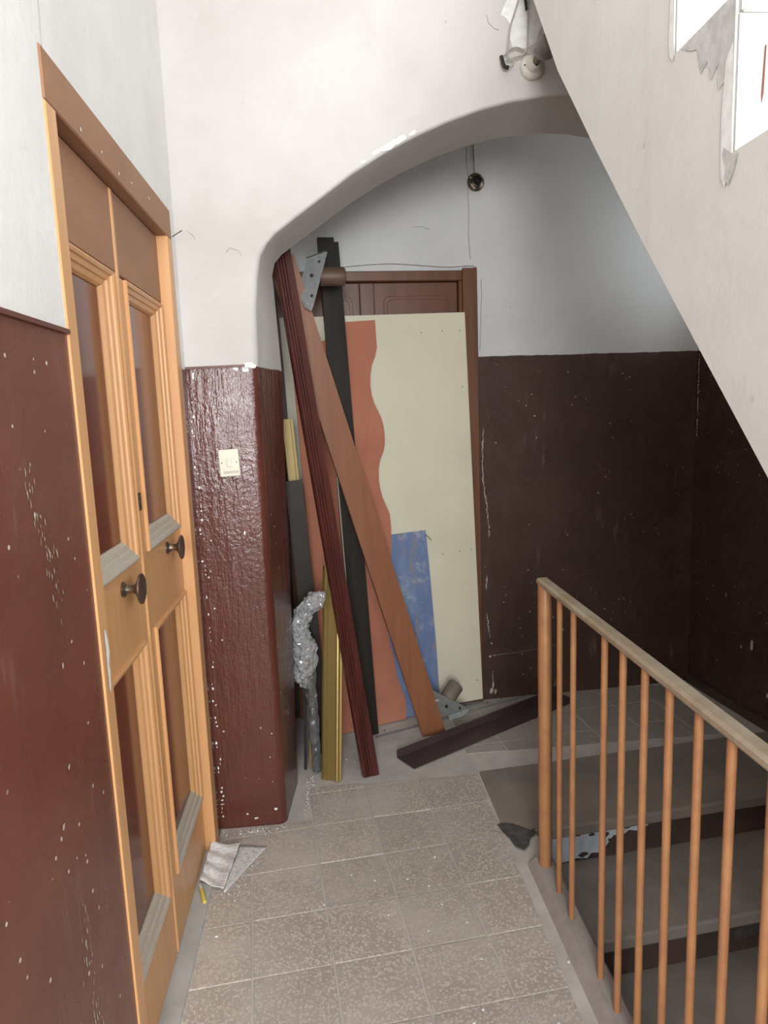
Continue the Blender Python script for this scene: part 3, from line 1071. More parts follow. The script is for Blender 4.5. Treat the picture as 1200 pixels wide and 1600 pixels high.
# terracotta sheet with a wavy sawn edge
ter = [(0.243, 3.155, 1.910), (0.247, 3.152, 1.788), (0.236, 3.146, 1.745), (0.220, 3.140, 1.711), (0.211, 3.135, 1.665), (0.209, 3.133, 1.620), (0.213, 3.134, 1.578), (0.224, 3.135, 1.537),
       (0.241, 3.139, 1.500), (0.256, 3.143, 1.465), (0.264, 3.144, 1.430), (0.267, 3.143, 1.395), (0.266, 3.142, 1.345), (0.257, 3.137, 1.312), (0.241, 3.131, 1.278), (0.232, 3.126, 1.235),
       (0.231, 3.124, 1.183), (0.236, 3.124, 1.140), (0.246, 3.126, 1.098), (0.262, 3.130, 1.058), (0.277, 3.133, 1.020), (0.281, 3.131, 0.950), (0.280, 3.129, 0.876), (0.274, 3.124, 0.800),
       (0.265, 3.118, 0.724), (0.253, 3.111, 0.640), (0.246, 3.106, 0.571), (0.243, 3.103, 0.510), (0.244, 3.101, 0.446), (0.253, 3.103, 0.395), (0.266, 3.105, 0.347), (0.274, 3.106, 0.295),
       (0.278, 3.105, 0.249), (0.288, 3.107, 0.205), (0.300, 3.110, 0.164), (0.314, 3.113, 0.125), (0.321, 3.114, 0.095), (0.320, 3.110, 0.004), (0.175, 3.062, 0.003), (0.019, 3.010, 0.002),
       (-0.104, 2.969, 0.002), (-0.101, 2.987, 0.476), (-0.110, 3.006, 1.067), (-0.135, 3.022, 1.741), (-0.135, 3.025, 1.795), (0.013, 3.075, 1.818), (0.022, 3.080, 1.893)]
tn = Vector((0.316, -0.948, 0.035)).normalized()
o = slab3('wavy_sheet', ter, -tn * 0.005, MT['terra'])
rel(o, (0.1, 3.04, 0.0))
tag(o, 'terracotta laminate sheet with a wavy sawn edge leaning on the cream panel', 'sheet')

# blue board
blu = [(0.221, 3.135, 0.915), (0.300, 3.149, 0.917), (0.371, 3.161, 0.921), (0.451, 3.175, 0.924), (0.466, 3.172, 0.699), (0.485, 3.167, 0.376), (0.496, 3.162, 0.094), (0.504, 3.161, 0.003),
       (0.209, 3.110, 0.003)]
blue = empty('blue_board', (0.36, 3.135, 0.0))
tag(blue, 'short board with worn blue paint between the wavy sheet and the cream panel', 'board')
o = slab3('board', blu, (0.0015, 0.009, 0), MT['blue'], blue)
o.location = -Vector((0.36, 3.135, 0))
o = tube('bent_nail', [(0.449, 3.172, 0.905), (0.462, 3.155, 0.893), (0.473, 3.145, 0.882)], 0.0016, MT['iron'], blue, 6)
o.location = -Vector((0.36, 3.135, 0))

# near-black plank, an L section
pk = [(-0.045, -0.012), (0.043, -0.012), (0.043, 0.012), (0.025, 0.012), (0.025, 0.006), (-0.045, 0.006)]
black = empty('black_plank', (0.130, 3.006, 0))
tag(black, 'tall near black plank standing upright between the orange plank and wavy sheet', 'plank')
uB = (0.96, 0.20, 0)
p0, p1 = Vector((0.128, 2.984, 0)), Vector((0.043, 3.060, 2.246))
o = bar('board', [(-0.045, -0.011), (0.026, -0.011), (0.026, 0.009), (-0.045, 0.009)], p0, p1, uB, MT['black'], black, 0.0)
o.location = -Vector((0.130, 3.006, 0))
w = (p1 - p0).normalized()
bl_a, bl_b = p0 + w * 0.52, p0 + w * 1.22
o = bar('edge_strip', [(-0.050, -0.009), (-0.0455, -0.009), (-0.0455, 0.006), (-0.050, 0.006)], bl_a, bl_b, uB, MT['dusty'], black)
o.location = -Vector((0.130, 3.006, 0))
o['label'] = 'pale strip along the left edge'
o = bar('rebate_lip', [(0.026, -0.008), (0.046, -0.008), (0.046, 0.009), (0.026, 0.009)], p0, p1 - w * 0.018, uB, MT['black'], black, 0.0)
o.location = -Vector((0.130, 3.006, 0))

# orange-brown plank with a steel bracket and a stub foot at each end
OB = Vector((0.433, 2.943, 0))
orange = empty('orange_plank', OB)
tag(orange, 'wide orange brown plank leaning left with a steel bracket at each end', 'plank')
oP0, oP1 = Vector((0.433, 2.943, 0)), Vector((-0.150, 2.858, 2.125))


def at_o(o):
    o.location = -OB
    return o


at_o(bar('board', [(-0.057, -0.009), (0.053, -0.009), (0.053, 0.009), (-0.057, 0.009)], oP0, oP1, (0.95, 0.22, 0), MT['orange'], orange, 0.0))
# upper bracket: a four-cornered plate turned edge-on with a flange
q = [(-0.046, 2.880, 2.121), (0.036, 2.860, 2.142), (-0.030, 2.845, 1.931), (-0.081, 2.872, 2.018)]
at_o(slab3('bracket_plate', q, (0.0015, 0.0025, 0.0), MT['galv'], orange))
at_o(slab3('bracket_flange', [(-0.046, 2.880, 2.121), (0.036, 2.860, 2.142), (0.026, 2.885, 2.152), (-0.050, 2.905, 2.131)], (0, 0, 0.002), MT['galv'], orange))
at_o(slab3('bracket_flange', [(-0.081, 2.872, 2.018), (-0.030, 2.845, 1.931), (-0.040, 2.842, 1.912), (-0.066, 2.852, 1.928), (-0.090, 2.868, 1.990)], (0.002, 0.002, 0), MT['galv'], orange))
Q = [Vector(p) for p in q]
nq = (Q[1] - Q[0]).cross(Q[3] - Q[0]).normalized()
nq = nq if nq.y < 0 else -nq
for fu, r in ((0.20, 0.0055), (0.47, 0.0085), (0.80, 0.0065)):
    c = Q[1].lerp(Q[2], fu) * 0.5 + Q[0].lerp(Q[3], min(fu * 1.15, 1)) * 0.5
    if fu == 0.80:
        c = Q[2].lerp(Q[0], 0.22)
    if fu == 0.20:
        c = Q[1].lerp(Q[3], 0.28)
    at_o(lathe('bolt_hole', [(r, -0.001), (r, 0.0012), (0.0004, 0.0013)], c, nq, MT['iron'], orange, 10))
at_o(lathe('stub_foot', [(0.036, 0.0), (0.038, 0.004), (0.0385, 0.092), (0.036, 0.101), (0.030, 0.105), (0.001, 0.106)], (0.003, 2.905, 2.057), (1.0, 0.10, 0.0), MT['foot'], orange, 22))
# lower bracket
q = [(0.440, 2.975, 0.205), (0.616, 3.030, 0.072), (0.520, 2.985, 0.055), (0.470, 2.975, 0.110)]
q = [(0.432, 2.968, 0.203), (0.520, 2.994, 0.142), (0.612, 3.020, 0.076), (0.508, 2.985, 0.062), (0.462, 2.972, 0.110)]
at_o(slab3('bracket_plate', q, (0.0, 0.003, 0.001), MT['galv'], orange))
at_o(slab3('bracket_flange', [(0.612, 3.020, 0.076), (0.508, 2.985, 0.062), (0.512, 2.975, 0.046), (0.570, 2.992, 0.050), (0.609, 3.010, 0.066)], (0, 0.003, 0), MT['galv'], orange))
nq = (Vector(q[2]) - Vector(q[0])).cross(Vector(q[3]) - Vector(q[0])).normalized()
nq = nq if nq.y < 0 else -nq
for c, r in (((0.499, 2.984, 0.112), 0.0085), ((0.566, 3.003, 0.090), 0.0065)):
    at_o(lathe('bolt_hole', [(r, -0.001), (r, 0.0015), (0.0004, 0.0016)], Vector(c) + nq * 0.0006, nq, MT['iron'], orange, 10))
at_o(lathe('stub_foot', [(0.036, 0.0), (0.038, 0.004), (0.0385, 0.080), (0.036, 0.090), (0.030, 0.094), (0.001, 0.095)], (0.506, 3.030, 0.122), (0.62, 0.42, 0.58), MT['foot_grey'], orange, 22))
bm = bmesh.new()
blot(bm, (0.446, 2.9325, 0.170), (0.95, 0.2, -0.1), (0.1, 0, 1), (0.2, -0.98, 0), (0.012, 0.004), 0.004)
at_o(finish('splinter', bm, MT['dusty'], orange))

# mahogany moulding plank with grooves
MB_ = Vector((0.1125, 2.628, 0))
mprof = [(-0.034, 0.013), (-0.034, -0.006), (-0.029, -0.013), (-0.0265, -0.013), (-0.0245, -0.007), (-0.0205, -0.007), (-0.0185, -0.014), (-0.0155, -0.014), (-0.0135, -0.008), (-0.010, -0.008),
         (-0.008, -0.015), (-0.0045, -0.015), (-0.0025, -0.011), (0.002, -0.011), (0.004, -0.016), (0.030, -0.016), (0.034, -0.012), (0.034, 0.013)]
mah = bar('mahogany_moulding', mprof, MB_, (-0.150, 2.757, 2.20), (0.90, 0.36, 0), MT['mahogany'], None, 0.0)
rel(mah, MB_)
tag(mah, 'dark red grooved wooden moulding leaning left in front of the other planks', 'moulding')

# gold aluminium profile standing in front
gprof = [(-0.043, 0.006), (-0.043, -0.006), (-0.036, -0.010), (-0.034, -0.004), (-0.026, -0.004), (-0.024, -0.011), (-0.019, -0.011), (-0.017, -0.006), (0.018, -0.006), (0.021, -0.013),
         (0.026, -0.016), (0.032, -0.014), (0.036, -0.006), (0.043, -0.002), (0.043, 0.006)]
gold = bar('gold_profile', gprof, (-0.050, 2.614, 0), (-0.001, 2.752, 0.872), (0.90, -0.36, 0), MT['gold'], None, 0.0)
rel(gold, (-0.054, 2.616, 0))
tag(gold, 'short shiny gold metal profile standing beside the film wrapped bundle', 'profile')
# taller gold profile at the back of the pier
g2 = bar('gold_profile', [(-0.022, -0.004), (0.010, -0.004), (0.012, -0.008), (0.022, -0.008), (0.022, 0.006), (-0.022, 0.006)], (-0.085, 2.862, 0), (-0.160, 2.842, 1.482), (1, 0.1, 0), MT['gold_dull'], None, 0.0)
rel(g2, (-0.085, 2.862, 0))
tag(g2, 'tall gold metal strip peeping out above the dark brown profile by the pier', 'profile')
dk = bar('dark_profile', [(-0.036, -0.012), (0.034, -0.012), (0.036, 0.004), (0.030, 0.004), (0.028, -0.006), (-0.036, -0.006)], (-0.080, 2.825, 0), (-0.147, 2.805, 1.230), (1, 0.1, 0), MT['darkmetal'], None, 0.0)
rel(dk, (-0.080, 2.825, 0))
tag(dk, 'dark brown metal profile standing behind the film wrapped bundle', 'profile')

# bundle wrapped in cling film
FB = Vector((-0.115, 2.69, 0))
bun = empty('wrapped_bundle', FB)
tag(bun, 'bundle of thin profiles wrapped in crumpled clear film beside the pier', 'bundle')


def at_f(o):
    o.location = -FB
    return o


for name, b0, b1, wd, mt in (('thin_profile', (-0.160, 2.715, 0), (-0.140, 2.735, 0.50), 0.006, 'black_plastic'), ('thin_profile', (-0.136, 2.722, 0), (-0.128, 2.735, 0.47), 0.005, 'gold'),
                             ('thin_profile', (-0.104, 2.690, 0), (-0.112, 2.712, 0.55), 0.008, 'black_plastic'), ('thin_profile', (-0.121, 2.694, 0), (-0.124, 2.714, 0.55), 0.006, 'darkmetal')):
    at_f(bar(name, [(-wd, -0.005), (wd, -0.005), (wd, -0.002), (0.3 * wd, -0.002), (0.3 * wd, 0.006), (-wd, 0.006)], b0, b1, (1, 0, 0), MT[mt], bun, 0.0))
fp = smooth_path([(-0.044, 2.690, 0.742), (-0.072, 2.692, 0.748), (-0.117, 2.695, 0.712), (-0.152, 2.700, 0.640), (-0.146, 2.700, 0.585), (-0.136, 2.702, 0.540), (-0.138, 2.702, 0.478), (-0.149, 2.702, 0.435),
                  (-0.138, 2.702, 0.395), (-0.130, 2.700, 0.372)], 10)
fr = []
keys = [0.026, 0.035, 0.035, 0.038, 0.043, 0.053, 0.051, 0.043, 0.026, 0.008]
for i in range(len(fp)):
    s = i / (len(fp) - 1) * (len(keys) - 1)
    a = min(int(s), len(keys) - 2)
    fr.append(keys[a] + (keys[a + 1] - keys[a]) * (s - a))
at_f(tube('crumpled_film', fp, 0.04, MT['film'], bun, 34, fr, 0.011, smooth=False))['label'] = 'crumpled knot of clear film'
sp2 = smooth_path([(-0.120, 2.702, 0.48), (-0.116, 2.698, 0.30), (-0.112, 2.692, 0.14), (-0.108, 2.688, 0.004)], 10)
at_f(tube('film_sleeve', sp2, 0.024, MT['film_clear'], bun, 20, [0.026 - 0.008 * i / len(sp2) for i in range(len(sp2))], 0.006, smooth=False))

# steel strip lying at the foot of the boards
sA, sB = Vector((0.156, 2.958, 0)), Vector((1.045, 3.318, 0))
sd_ = (sB - sA).normalized()
strip = empty('steel_strip', sA)
tag(strip, 'long grey steel angle strip on the floor at the foot of the boards', 'strip')
o = bar('angle', [(-0.016, 0.0), (-0.013, 0.0), (-0.013, 0.028), (0.010, 0.028), (0.010, 0.031), (-0.016, 0.031)], Vector((0, 0, 0)), sB - sA, (-sd_.y * -1, sd_.x * -1, 0), MT['strip'], strip)
nrm = Vector((sd_.y, -sd_.x, 0))
bpy.data.objects.remove(o)
o = bar('angle', [(0.0, 0.0), (0.016, 0.0), (0.016, 0.003), (0.003, 0.003), (0.003, 0.034), (0.0, 0.034)], Vector((0, 0, 0.0015)), sB - sA + Vector((0, 0, 0.0015)), nrm, MT['strip'], strip)
for f in (0.05, 0.28, 0.5, 0.66, 0.75, 0.9):
    p = (sB - sA) * f + nrm * 0.0032 + Vector((0, 0, 0.020))
    lathe('rivet_hole', [(0.0035, 0), (0.0035, 0.0006), (0.0003, 0.0007)], p, nrm, MT['iron'], strip, 8)

# plum brown metal channel lying on the tiles
cA = Vector((0.298, 2.644, 0))
cd = Vector((0.862, 0.507, 0)).normalized()
cn = Vector((-cd.y, cd.x, 0))
chan = empty('metal_channel', cA)
tag(chan, 'plum brown folded metal channel lying across the floor behind the post', 'channel')
bar('base_plate', [(0.0, 0.0), (0.118, 0.0), (0.118, 0.004), (0.0, 0.004)], (0, 0, 0.001), cd * 1.05 + Vector((0, 0, 0.001)), cn, MT['plum'], chan)
bar('upstand', [(0.114, 0.0), (0.122, 0.0), (0.122, 0.036), (0.116, 0.036)], (0, 0, 0.001), cd * 1.05 + Vector((0, 0, 0.001)), cn, MT['plum'], chan)
bar('folded_lip', [(0.108, 0.034), (0.122, 0.034), (0.122, 0.037), (0.108, 0.037)], cd * 0.24 + Vector((0, 0, 0.001)), cd * 1.05 + Vector((0, 0, 0.001)), cn, MT['plum'], chan)

# ================================================================ SMALL THINGS
# light switch on the pier
sw = empty('light_switch', (-0.335, YA - 0.001, 1.345))
tag(sw, 'ivory light switch on the brown pier beside the door', 'switch')
box('plate', (-0.0340, 0.0340, -0.010, 0.001, -0.046, 0.046), MT['switch'], sw, 0.003, 2)
box('rocker', (-0.0080, 0.0080, -0.0135, -0.009, -0.014, 0.016), MT['switch'], sw, 0.0015)
box('label_strip', (-0.021, 0.029, -0.0112, -0.009, -0.036, -0.027), MT['porcelain'], sw, 0.0004)
for x in (-0.024, 0.025):
    lathe('screw', [(0.0026, 0), (0.0026, 0.0012), (0.0006, 0.0016)], (x, -0.0098, 0.002), (0, -1, 0), MT['bronze'], sw, 10)
sw.rotation_euler = (0, math.radians(-2.0), 0)

# nail in the door frame
nl = tube('nail', [(XL + 0.002, 2.290, 2.070), (XL + 0.020, 2.272, 2.074), (XL + 0.040, 2.252, 2.078)], 0.0016, MT['iron'], None, 6)
rel(nl, (XL, 2.29, 2.07))
tag(nl, 'small rusty nail sticking out beside the door frame top', 'nail')

# bulb holder, bulb and loose wires on the arch wall
BH = Vector((0.723, YA - 0.001, 2.588))
lamp = empty('wall_lamp', BH)
tag(lamp, 'old porcelain lamp holder with a bare bulb above the arch', 'lamp')
lathe('holder', [(0.040, 0.0), (0.041, 0.010), (0.037, 0.018), (0.026, 0.024), (0.024, 0.034), (0.019, 0.040), (0.012, 0.041), (0.001, 0.041)], (0, 0.001, 0), (0, -1, 0), MT['porcelain'], lamp, 24)
lathe('bulb_cap', [(0.013, 0.040), (0.0135, 0.058), (0.012, 0.062)], (0, 0, 0), (0.10, -1, 0.06), MT['bronze'], lamp, 16)
lathe('bulb', [(0.012, 0.060), (0.016, 0.072), (0.026, 0.084), (0.034, 0.098), (0.037, 0.113), (0.034, 0.128), (0.026, 0.140), (0.013, 0.147), (0.001, 0.149)], (0, 0, 0), (0.10, -1, 0.06), MT['glass'], lamp, 24)
for a, b, r in (((-0.030, -0.0185, -0.004), (-0.022, -0.019, 0.004), 0.004), ((-0.006, -0.040, 0.0), (0.006, -0.043, -0.012), 0.004)):
    tube('terminal', [a, b], r, MT['black_plastic'], lamp, 8)

wy = YA - 0.012
wires = empty('loose_wires', (0.66, wy, 2.60))
tag(wires, 'loose grey wires with a black connector hanging beside the lamp holder', 'wires')
WO = Vector((0.66, wy, 2.60))
for pts, r, mt in ((((0.700, wy, 2.86), (0.683, wy, 2.80), (0.664, wy - 0.004, 2.745), (0.648, wy - 0.008, 2.700), (0.641, wy - 0.010, 2.650), (0.638, wy - 0.014, 2.606)), 0.0028, 'wire'),
                   (((0.716, wy, 2.86), (0.708, wy, 2.78), (0.706, wy - 0.004, 2.690), (0.703, wy - 0.008, 2.640), (0.690, wy - 0.012, 2.617), (0.665, wy - 0.014, 2.608), (0.640, wy - 0.015, 2.600)), 0.0028, 'wire'),
                   (((0.626, wy - 0.012, 2.612), (0.640, wy - 0.012, 2.629), (0.664, wy - 0.010, 2.638), (0.690, wy - 0.008, 2.632), (0.712, wy - 0.006, 2.618)), 0.0030, 'wire'),
                   (((0.632, wy - 0.014, 2.600), (0.644, wy - 0.016, 2.603), (0.656, wy - 0.016, 2.597), (0.652, wy - 0.016, 2.584), (0.640, wy - 0.014, 2.578)), 0.0022, 'wire'),
                   (((0.692, wy + 0.004, 2.86), (0.697, wy - 0.002, 2.800), (0.703, wy - 0.002, 2.752)), 0.004, 'black_plastic'),
                   (((0.616, wy - 0.012, 2.612), (0.621, wy - 0.013, 2.594), (0.627, wy - 0.014, 2.580), (0.640, wy - 0.014, 2.577)), 0.0062, 'black_plastic')):
    o = tube('connector' if mt == 'black_plastic' else 'wire', smooth_path(pts, 5), r, MT[mt], wires, 7)
    o.location = -WO
patch('plaster_patch', [(0.655, 2.86), (0.648, 2.80), (0.632, 2.768), (0.622, 2.745), (0.640, 2.735), (0.655, 2.715), (0.650, 2.68), (0.66, 2.65), (0.70, 2.645), (0.735, 2.66), (0.76, 2.72), (0.75, 2.80), (0.73, 2.86)],
      MT['fresh_white'], wa, lambda x, z: (x, YA - 0.0011, z))

# empty round lamp socket on the back wall and its cable
sk = empty('lamp_socket', B(0.003, -0.001, 2.532))
sk.rotation_euler = (0, 0, WB)
tag(sk, 'small round empty lamp socket high on the back wall', 'lamp socket')
lathe('base', [(0.040, 0.0), (0.041, 0.008), (0.036, 0.016), (0.026, 0.020), (0.0255, 0.032), (0.022, 0.034), (0.0205, 0.026), (0.0204, 0.012), (0.001, 0.011)], (0, 0.002, 0), (0, -1, 0), MT['bronze'], sk, 24)
lathe('socket_ring', [(0.0195, 0.012), (0.0195, 0.030), (0.015, 0.033), (0.014, 0.022), (0.001, 0.020)], (0, 0, 0), (0, -1, 0), MT['black_plastic'], sk, 20)
for a in (40, 150, 250, 320):
    lathe('stud', [(0.005, 0.0), (0.004, 0.004), (0.001, 0.005)], (0.031 * math.cos(math.radians(a)), -0.015, 0.031 * math.sin(math.radians(a))), (0, -1, 0), MT['porcelain'], sk, 8)
cable = tube('cable', [B(-0.008, -0.003, 2.94), B(-0.007, -0.004, 2.75), B(-0.002, -0.004, 2.572)], 0.0028, MT['crack'], None, 7)
tag(cable, 'thin cable running up the back wall from the empty socket', 'cable')
tw = tube('thin_wire', smooth_path([B(-0.64, -0.006, 2.158), B(-0.52, -0.006, 2.168), B(-0.40, -0.006, 2.172), B(-0.26, -0.007, 2.163), B(-0.14, -0.006, 2.155), B(-0.03, -0.008, 2.160), B(0.0, -0.012, 2.150)], 5), 0.0016, MT['crack'], None, 6)
tag(tw, 'thin wire sagging along the top of the back door frame', 'wire')

# patched rim of the arch and a plaster joint on the left wall
bm = bmesh.new()
for x, z, a, b in ((0.245, 2.352, 0.030, 0.010), (0.285, 2.372, 0.022, 0.012), (0.205, 2.335, 0.020, 0.006), (0.16, 2.305, 0.012, 0.005), (0.325, 2.390, 0.016, 0.006)):
    blot(bm, (x, YA, z), (0.86, 0, 0.5), (-0.5, 0, 0.86), (0, -1, 0), (a, b), 0.0012)
finish('plaster_patch', bm, MT['plaster'], wa)
tube('crack', [(XL + 0.0004, 1.317, 2.145), (XL + 0.0004, 1.322, 2.22), (XL + 0.0004, 1.315, 2.34), (XL + 0.0004, 1.318, 2.6)], 0.0012, MT['crack'], wl, 4)
for pts in (((-0.30, 2.03), (-0.285, 2.045), (-0.26, 2.035), (-0.25, 2.02)), ((-0.42, 2.10), (-0.40, 2.085), (-0.395, 2.07)), ((0.575, 2.745), (0.582, 2.72), (0.600, 2.705), (0.615, 2.70))):
    tube('crack', [(x, YA - 0.0004, z) for x, z in pts], 0.0009, MT['crack'], wa, 4)

# hairline cracks on the back wall
bm_list = [[(-0.036, 2.70), (-0.038, 2.62), (-0.030, 2.55), (-0.034, 2.48), (-0.030, 2.40), (-0.034, 2.30), (-0.028, 2.19)], [(0.022, 2.10), (0.026, 2.02), (0.020, 1.96), (0.018, 1.86), (0.012, 1.77)],
           [(-0.30, 2.335), (-0.26, 2.338), (-0.22, 2.325)], [(0.05, 0.235), (0.18, 0.24), (0.30, 0.25), (0.42, 0.262)]]
for pts in bm_list:
    tube('crack', [B(s, -0.0006, z) for s, z in pts], 0.0012, MT['crack'], wb, 4)
# white flakes on the back dado, the right wall and the left dado: too many to count
bm = bmesh.new()
uS = Vector((math.cos(WB), math.sin(WB), 0))
nS = Vector((math.sin(WB), -math.cos(WB), 0))
z = 1.70
while z > 0.10:
    s = 0.022 + 0.012 * math.sin(z * 9) + 0.022 * (1.7 - z) / 1.7 + random.uniform(-0.003, 0.003)
    if mnoise.noise(Vector((z * 5.5, 0.3, 0))) > 0.02:
        blot(bm, B(s, 0, z), uS, (0, 0, 1), nS, (random.uniform(0.0008, 0.0028), random.uniform(0.004, 0.014)))
    z -= 0.011
for s, z, a, b in ((0.055, 0.075, 0.005, 0.020), (0.047, 0.045, 0.009, 0.020), (0.068, 0.040, 0.007, 0.014), (0.042, 0.23, 0.007, 0.006), (0.065, 0.235, 0.005, 0.004), (0.05, 0.30, 0.004, 0.006)):
    blot(bm, B(s, 0, z), uS, (0, 0, 1), nS, (a, b))
f1 = finish('paint_flakes', bm, MT['dusty'], wb)
tag(f1, kind='stuff')
bm = bmesh.new()
for y, z, a, b in ((2.86, 0.36, 0.008, 0.022), (2.93, 0.33, 0.004, 0.010), (2.72, 0.48, 0.006, 0.010), (2.66, 0.40, 0.006, 0.006), (2.75, 0.16, 0.005, 0.012), (3.05, 0.55, 0.003, 0.014), (2.62, 0.62, 0.005, 0.008),
                   (3.1, 0.2, 0.004, 0.004), (2.7, 0.25, 0.004, 0.004)):
    x = 1.932 + (2.74 - y) * (0.060 / 0.68) * (-1 if y > 2.74 else 0.0)
    x = 1.932 - (y - 2.74) * 0.0882 if y > 2.74 else 1.9325
    blot(bm, (x, y, z), (0.088, -0.996, 0), (0, 0, 1), (-0.996, -0.088, 0), (a, b), 0.002)
for i in range(26):
    zz = 1.735 - i * 0.018
    if random.random() < 0.75:
        blot(bm, (1.8785, 3.315, zz), (1, 0, 0), (0, 0, 1), (-0.7, -0.7, 0), (random.uniform(0.0006, 0.0018), random.uniform(0.004, 0.012)), 0.002)
f2 = finish('paint_flakes', bm, MT['fresh_white'], wr)
tag(f2, kind='stuff')
bm = bmesh.new()
for y, z, a, b in ((1.08, 1.36, 0.004, 0.004), (1.12, 1.10, 0.004, 0.005), (1.10, 0.93, 0.004, 0.005), (1.20, 0.96, 0.003, 0.003), (1.16, 0.62, 0.004, 0.004), (1.11, 0.27, 0.005, 0.010),
                   (1.09, 0.42, 0.003, 0.004), (1.22, 1.26, 0.003, 0.003), (1.24, 0.80, 0.003, 0.004), (1.055, 0.85, 0.005, 0.005), (1.13, 0.37, 0.004, 0.006), (1.21, 1.07, 0.003, 0.004)):
    blot(bm, (XL, y, z), (0, 1, 0), (0, 0, 1), (1, 0, 0), (a, b))
for i in range(60):
    t = random.random()
    blot(bm, (XL, 1.085 + 0.02 * t + random.gauss(0, 0.012), 0.66 - 0.34 * t + random.gauss(0, 0.02)), (0, 1, 0), (0, 0, 1), (1, 0, 0), (random.uniform(0.0006, 0.002), random.uniform(0.002, 0.010)))
for i in range(50):
    t = random.random()
    blot(bm, (XL, 1.07 + 0.07 * t + random.gauss(0, 0.012), 1.42 - 0.22 * t + random.gauss(0, 0.03)), (0, 1, 0), (0, 0, 1), (1, 0, 0), (random.uniform(0.0006, 0.0016), random.uniform(0.002, 0.008)))
f3 = finish('paint_flakes', bm, MT['dusty'], wl)
tag(f3, kind='stuff')
# white plaster drips at the top of the pier dado
bm = bmesh.new()
for x, z, a, b in ((-0.255, 1.668, 0.020, 0.010), (-0.236, 1.664, 0.014, 0.008), (-0.292, 1.658, 0.010, 0.006), (-0.262, 1.652, 0.012, 0.008), (-0.435, 1.64, 0.004, 0.012), (-0.30, 1.10, 0.004, 0.006),
                   (-0.255, 0.06, 0.006, 0.006), (-0.36, 0.05, 0.004, 0.004), (-0.33, 0.03, 0.005, 0.003)):
    blot(bm, (x, YA, z), (1, 0, 0), (0, 0, 1), (0, -1, 0), (a, b), 0.0012)
z = 1.60
while z > 0.02:
    if random.random() < 0.45:
        blot(bm, (XL + 0.006 + random.uniform(0, 0.012), YA, z), (1, 0, 0), (0, 0, 1), (0, -1, 0), (random.uniform(0.001, 0.004), random.uniform(0.002, 0.006)), 0.0012)
    z -= 0.016
f4 = finish('paint_flakes', bm, MT['fresh_white'], wa)
tag(f4, kind='stuff')


# printed papers by the door
def sheet(name, c, nx, ny, mat, f):
    """c: corners a,b,c,d (a-b near edge, d-c far edge); f(u,v) = lift"""
    c = [Vector(p) for p in c]
    bm = bmesh.new()
    uvl = bm.loops.layers.uv.new('UVMap')
    g = [[None] * (ny + 1) for _ in range(nx + 1)]
    for i in range(nx + 1):
        for j in range(ny + 1):
            u, v = i / nx, j / ny
            p = c[0].lerp(c[1], u).lerp(c[3].lerp(c[2], u), v)
            g[i][j] = bm.verts.new(p + Vector((0, 0, f(u, v))))
    for i in range(nx):
        for j in range(ny):
            fc = bm.faces.new((g[i][j], g[i + 1][j], g[i + 1][j + 1], g[i][j + 1]))
            for lp, (a, b) in zip(fc.loops, ((i, j), (i + 1, j), (i + 1, j + 1), (i, j + 1))):
                lp[uvl].uv = (a / nx, b / ny)
    o = finish(name, bm, mat, None, smooth=True)
    m = o.modifiers.new('thickness', 'SOLIDIFY')
    m.thickness = 0.0006
    m.offset = 1.0
    return o


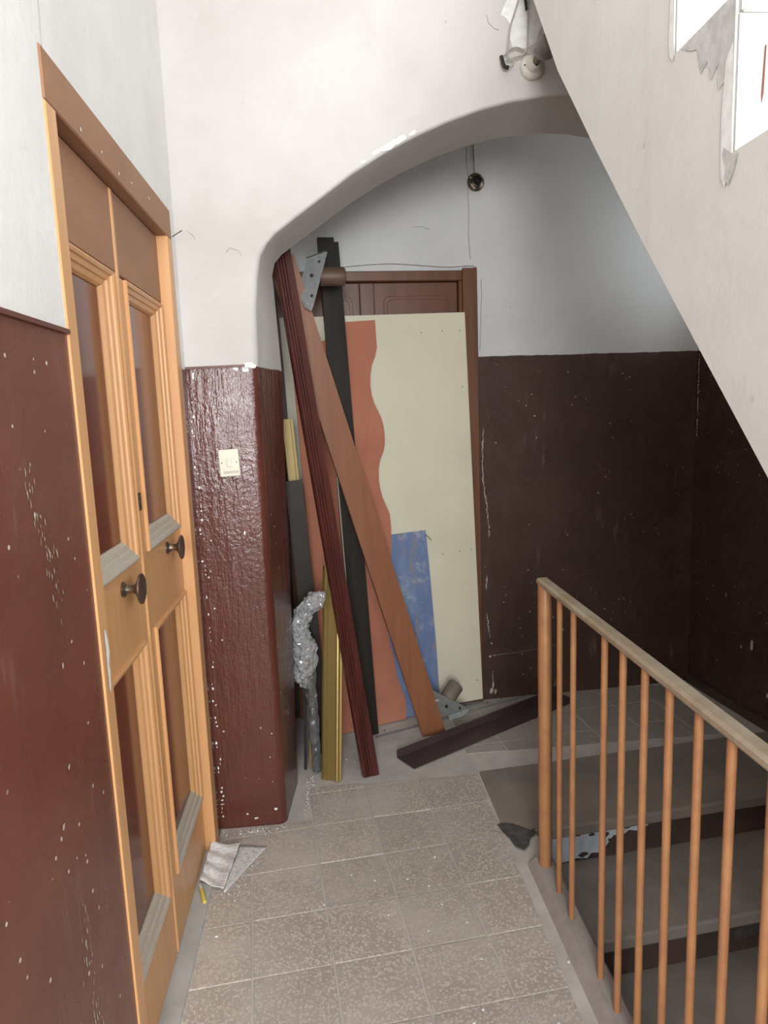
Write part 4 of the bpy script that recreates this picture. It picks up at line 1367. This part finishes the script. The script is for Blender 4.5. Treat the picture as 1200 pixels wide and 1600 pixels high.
pa = sheet('printed_paper', [(-0.481, 2.036, 0.012), (-0.398, 1.990, 0.006), (-0.372, 2.222, 0.012), (-0.470, 2.206, 0.030)], 24, 24, paper_material('newsprint', 3.1),
           lambda u, v: 0.004 + 0.0035 * math.sin(v * 21 + 2.2 * u) * (1 - 0.4 * u) + 0.004 * math.sin(u * 7 + 1))
rel(pa, (-0.43, 2.1, 0.0))
tag(pa, 'crumpled printed newspaper sheet resting against the foot of the door', 'paper')
pb = sheet('printed_paper', [(-0.400, 1.992, 0.0022), (-0.392, 1.990, 0.0022), (-0.280, 2.205, 0.003), (-0.378, 2.226, 0.003)], 12, 16, paper_material('leaflet_print', 8.4),
           lambda u, v: 0.001 + 0.001 * math.sin(v * 5))
rel(pb, (-0.36, 2.1, 0.0))
tag(pb, 'flat white printed leaflet on the floor under the crumpled newspaper', 'paper')
pen = empty('yellow_stub', (-0.464, 1.975, 0.014))
tag(pen, 'small yellow plastic stub on the sill by the papers', 'plastic stub')
pd = Vector((0.030, -0.085, -0.004)).normalized()
PB0 = Vector((-0.012, 0.042, 0.003))
lathe('body', [(0.0050, 0.0), (0.0062, 0.003), (0.0062, 0.060), (0.0052, 0.064), (0.0005, 0.065)], PB0 + pd * 0.020, pd, MT['yellow'], pen, 12)
lathe('cap', [(0.0045, 0.0), (0.0066, 0.002), (0.0066, 0.022), (0.004, 0.023)], PB0, pd, MT['porcelain'], pen, 12)

# plaster crumbs along the foot of the pier and the planks
bm = bmesh.new()
spots = [(-0.34, 2.30, 0.10, 0.016, 44), (-0.14, 2.62, 0.04, 0.05, 30), (0.06, 2.72, 0.10, 0.10, 16), (0.3, 1.8, 0.3, 0.4, 22), (-0.17, 2.48, 0.012, 0.08, 26),
         (-0.38, 2.0, 0.05, 0.15, 18)]
for x, y, sx, sy, n in spots:
    for _ in range(n):
        px, py = x + random.gauss(0, sx * 0.6), y + random.gauss(0, sy * 0.6)
        if py > YA - 0.006 and px < -0.16 and py < 2.63:
            if py > 2.36:
                px = -0.150 + abs(px + 0.17)
            else:
                py = YA - 0.012
        r = random.uniform(0.0012, 0.0045)
        m = Matrix.Translation((px, py, r * 0.5)) @ Matrix.Rotation(random.random() * 6, 4, 'Z') @ Matrix.Diagonal((r * random.uniform(0.7, 1.6), r, r * 0.6, 1))
        bmesh.ops.create_icosphere(bm, subdivisions=1, radius=1.0, matrix=m)
cr = finish('plaster_crumbs', bm, MT['fresh_white'], None)
tag(cr, 'scattered crumbs of white plaster on the floor by the pier and planks', 'crumbs', 'stuff')
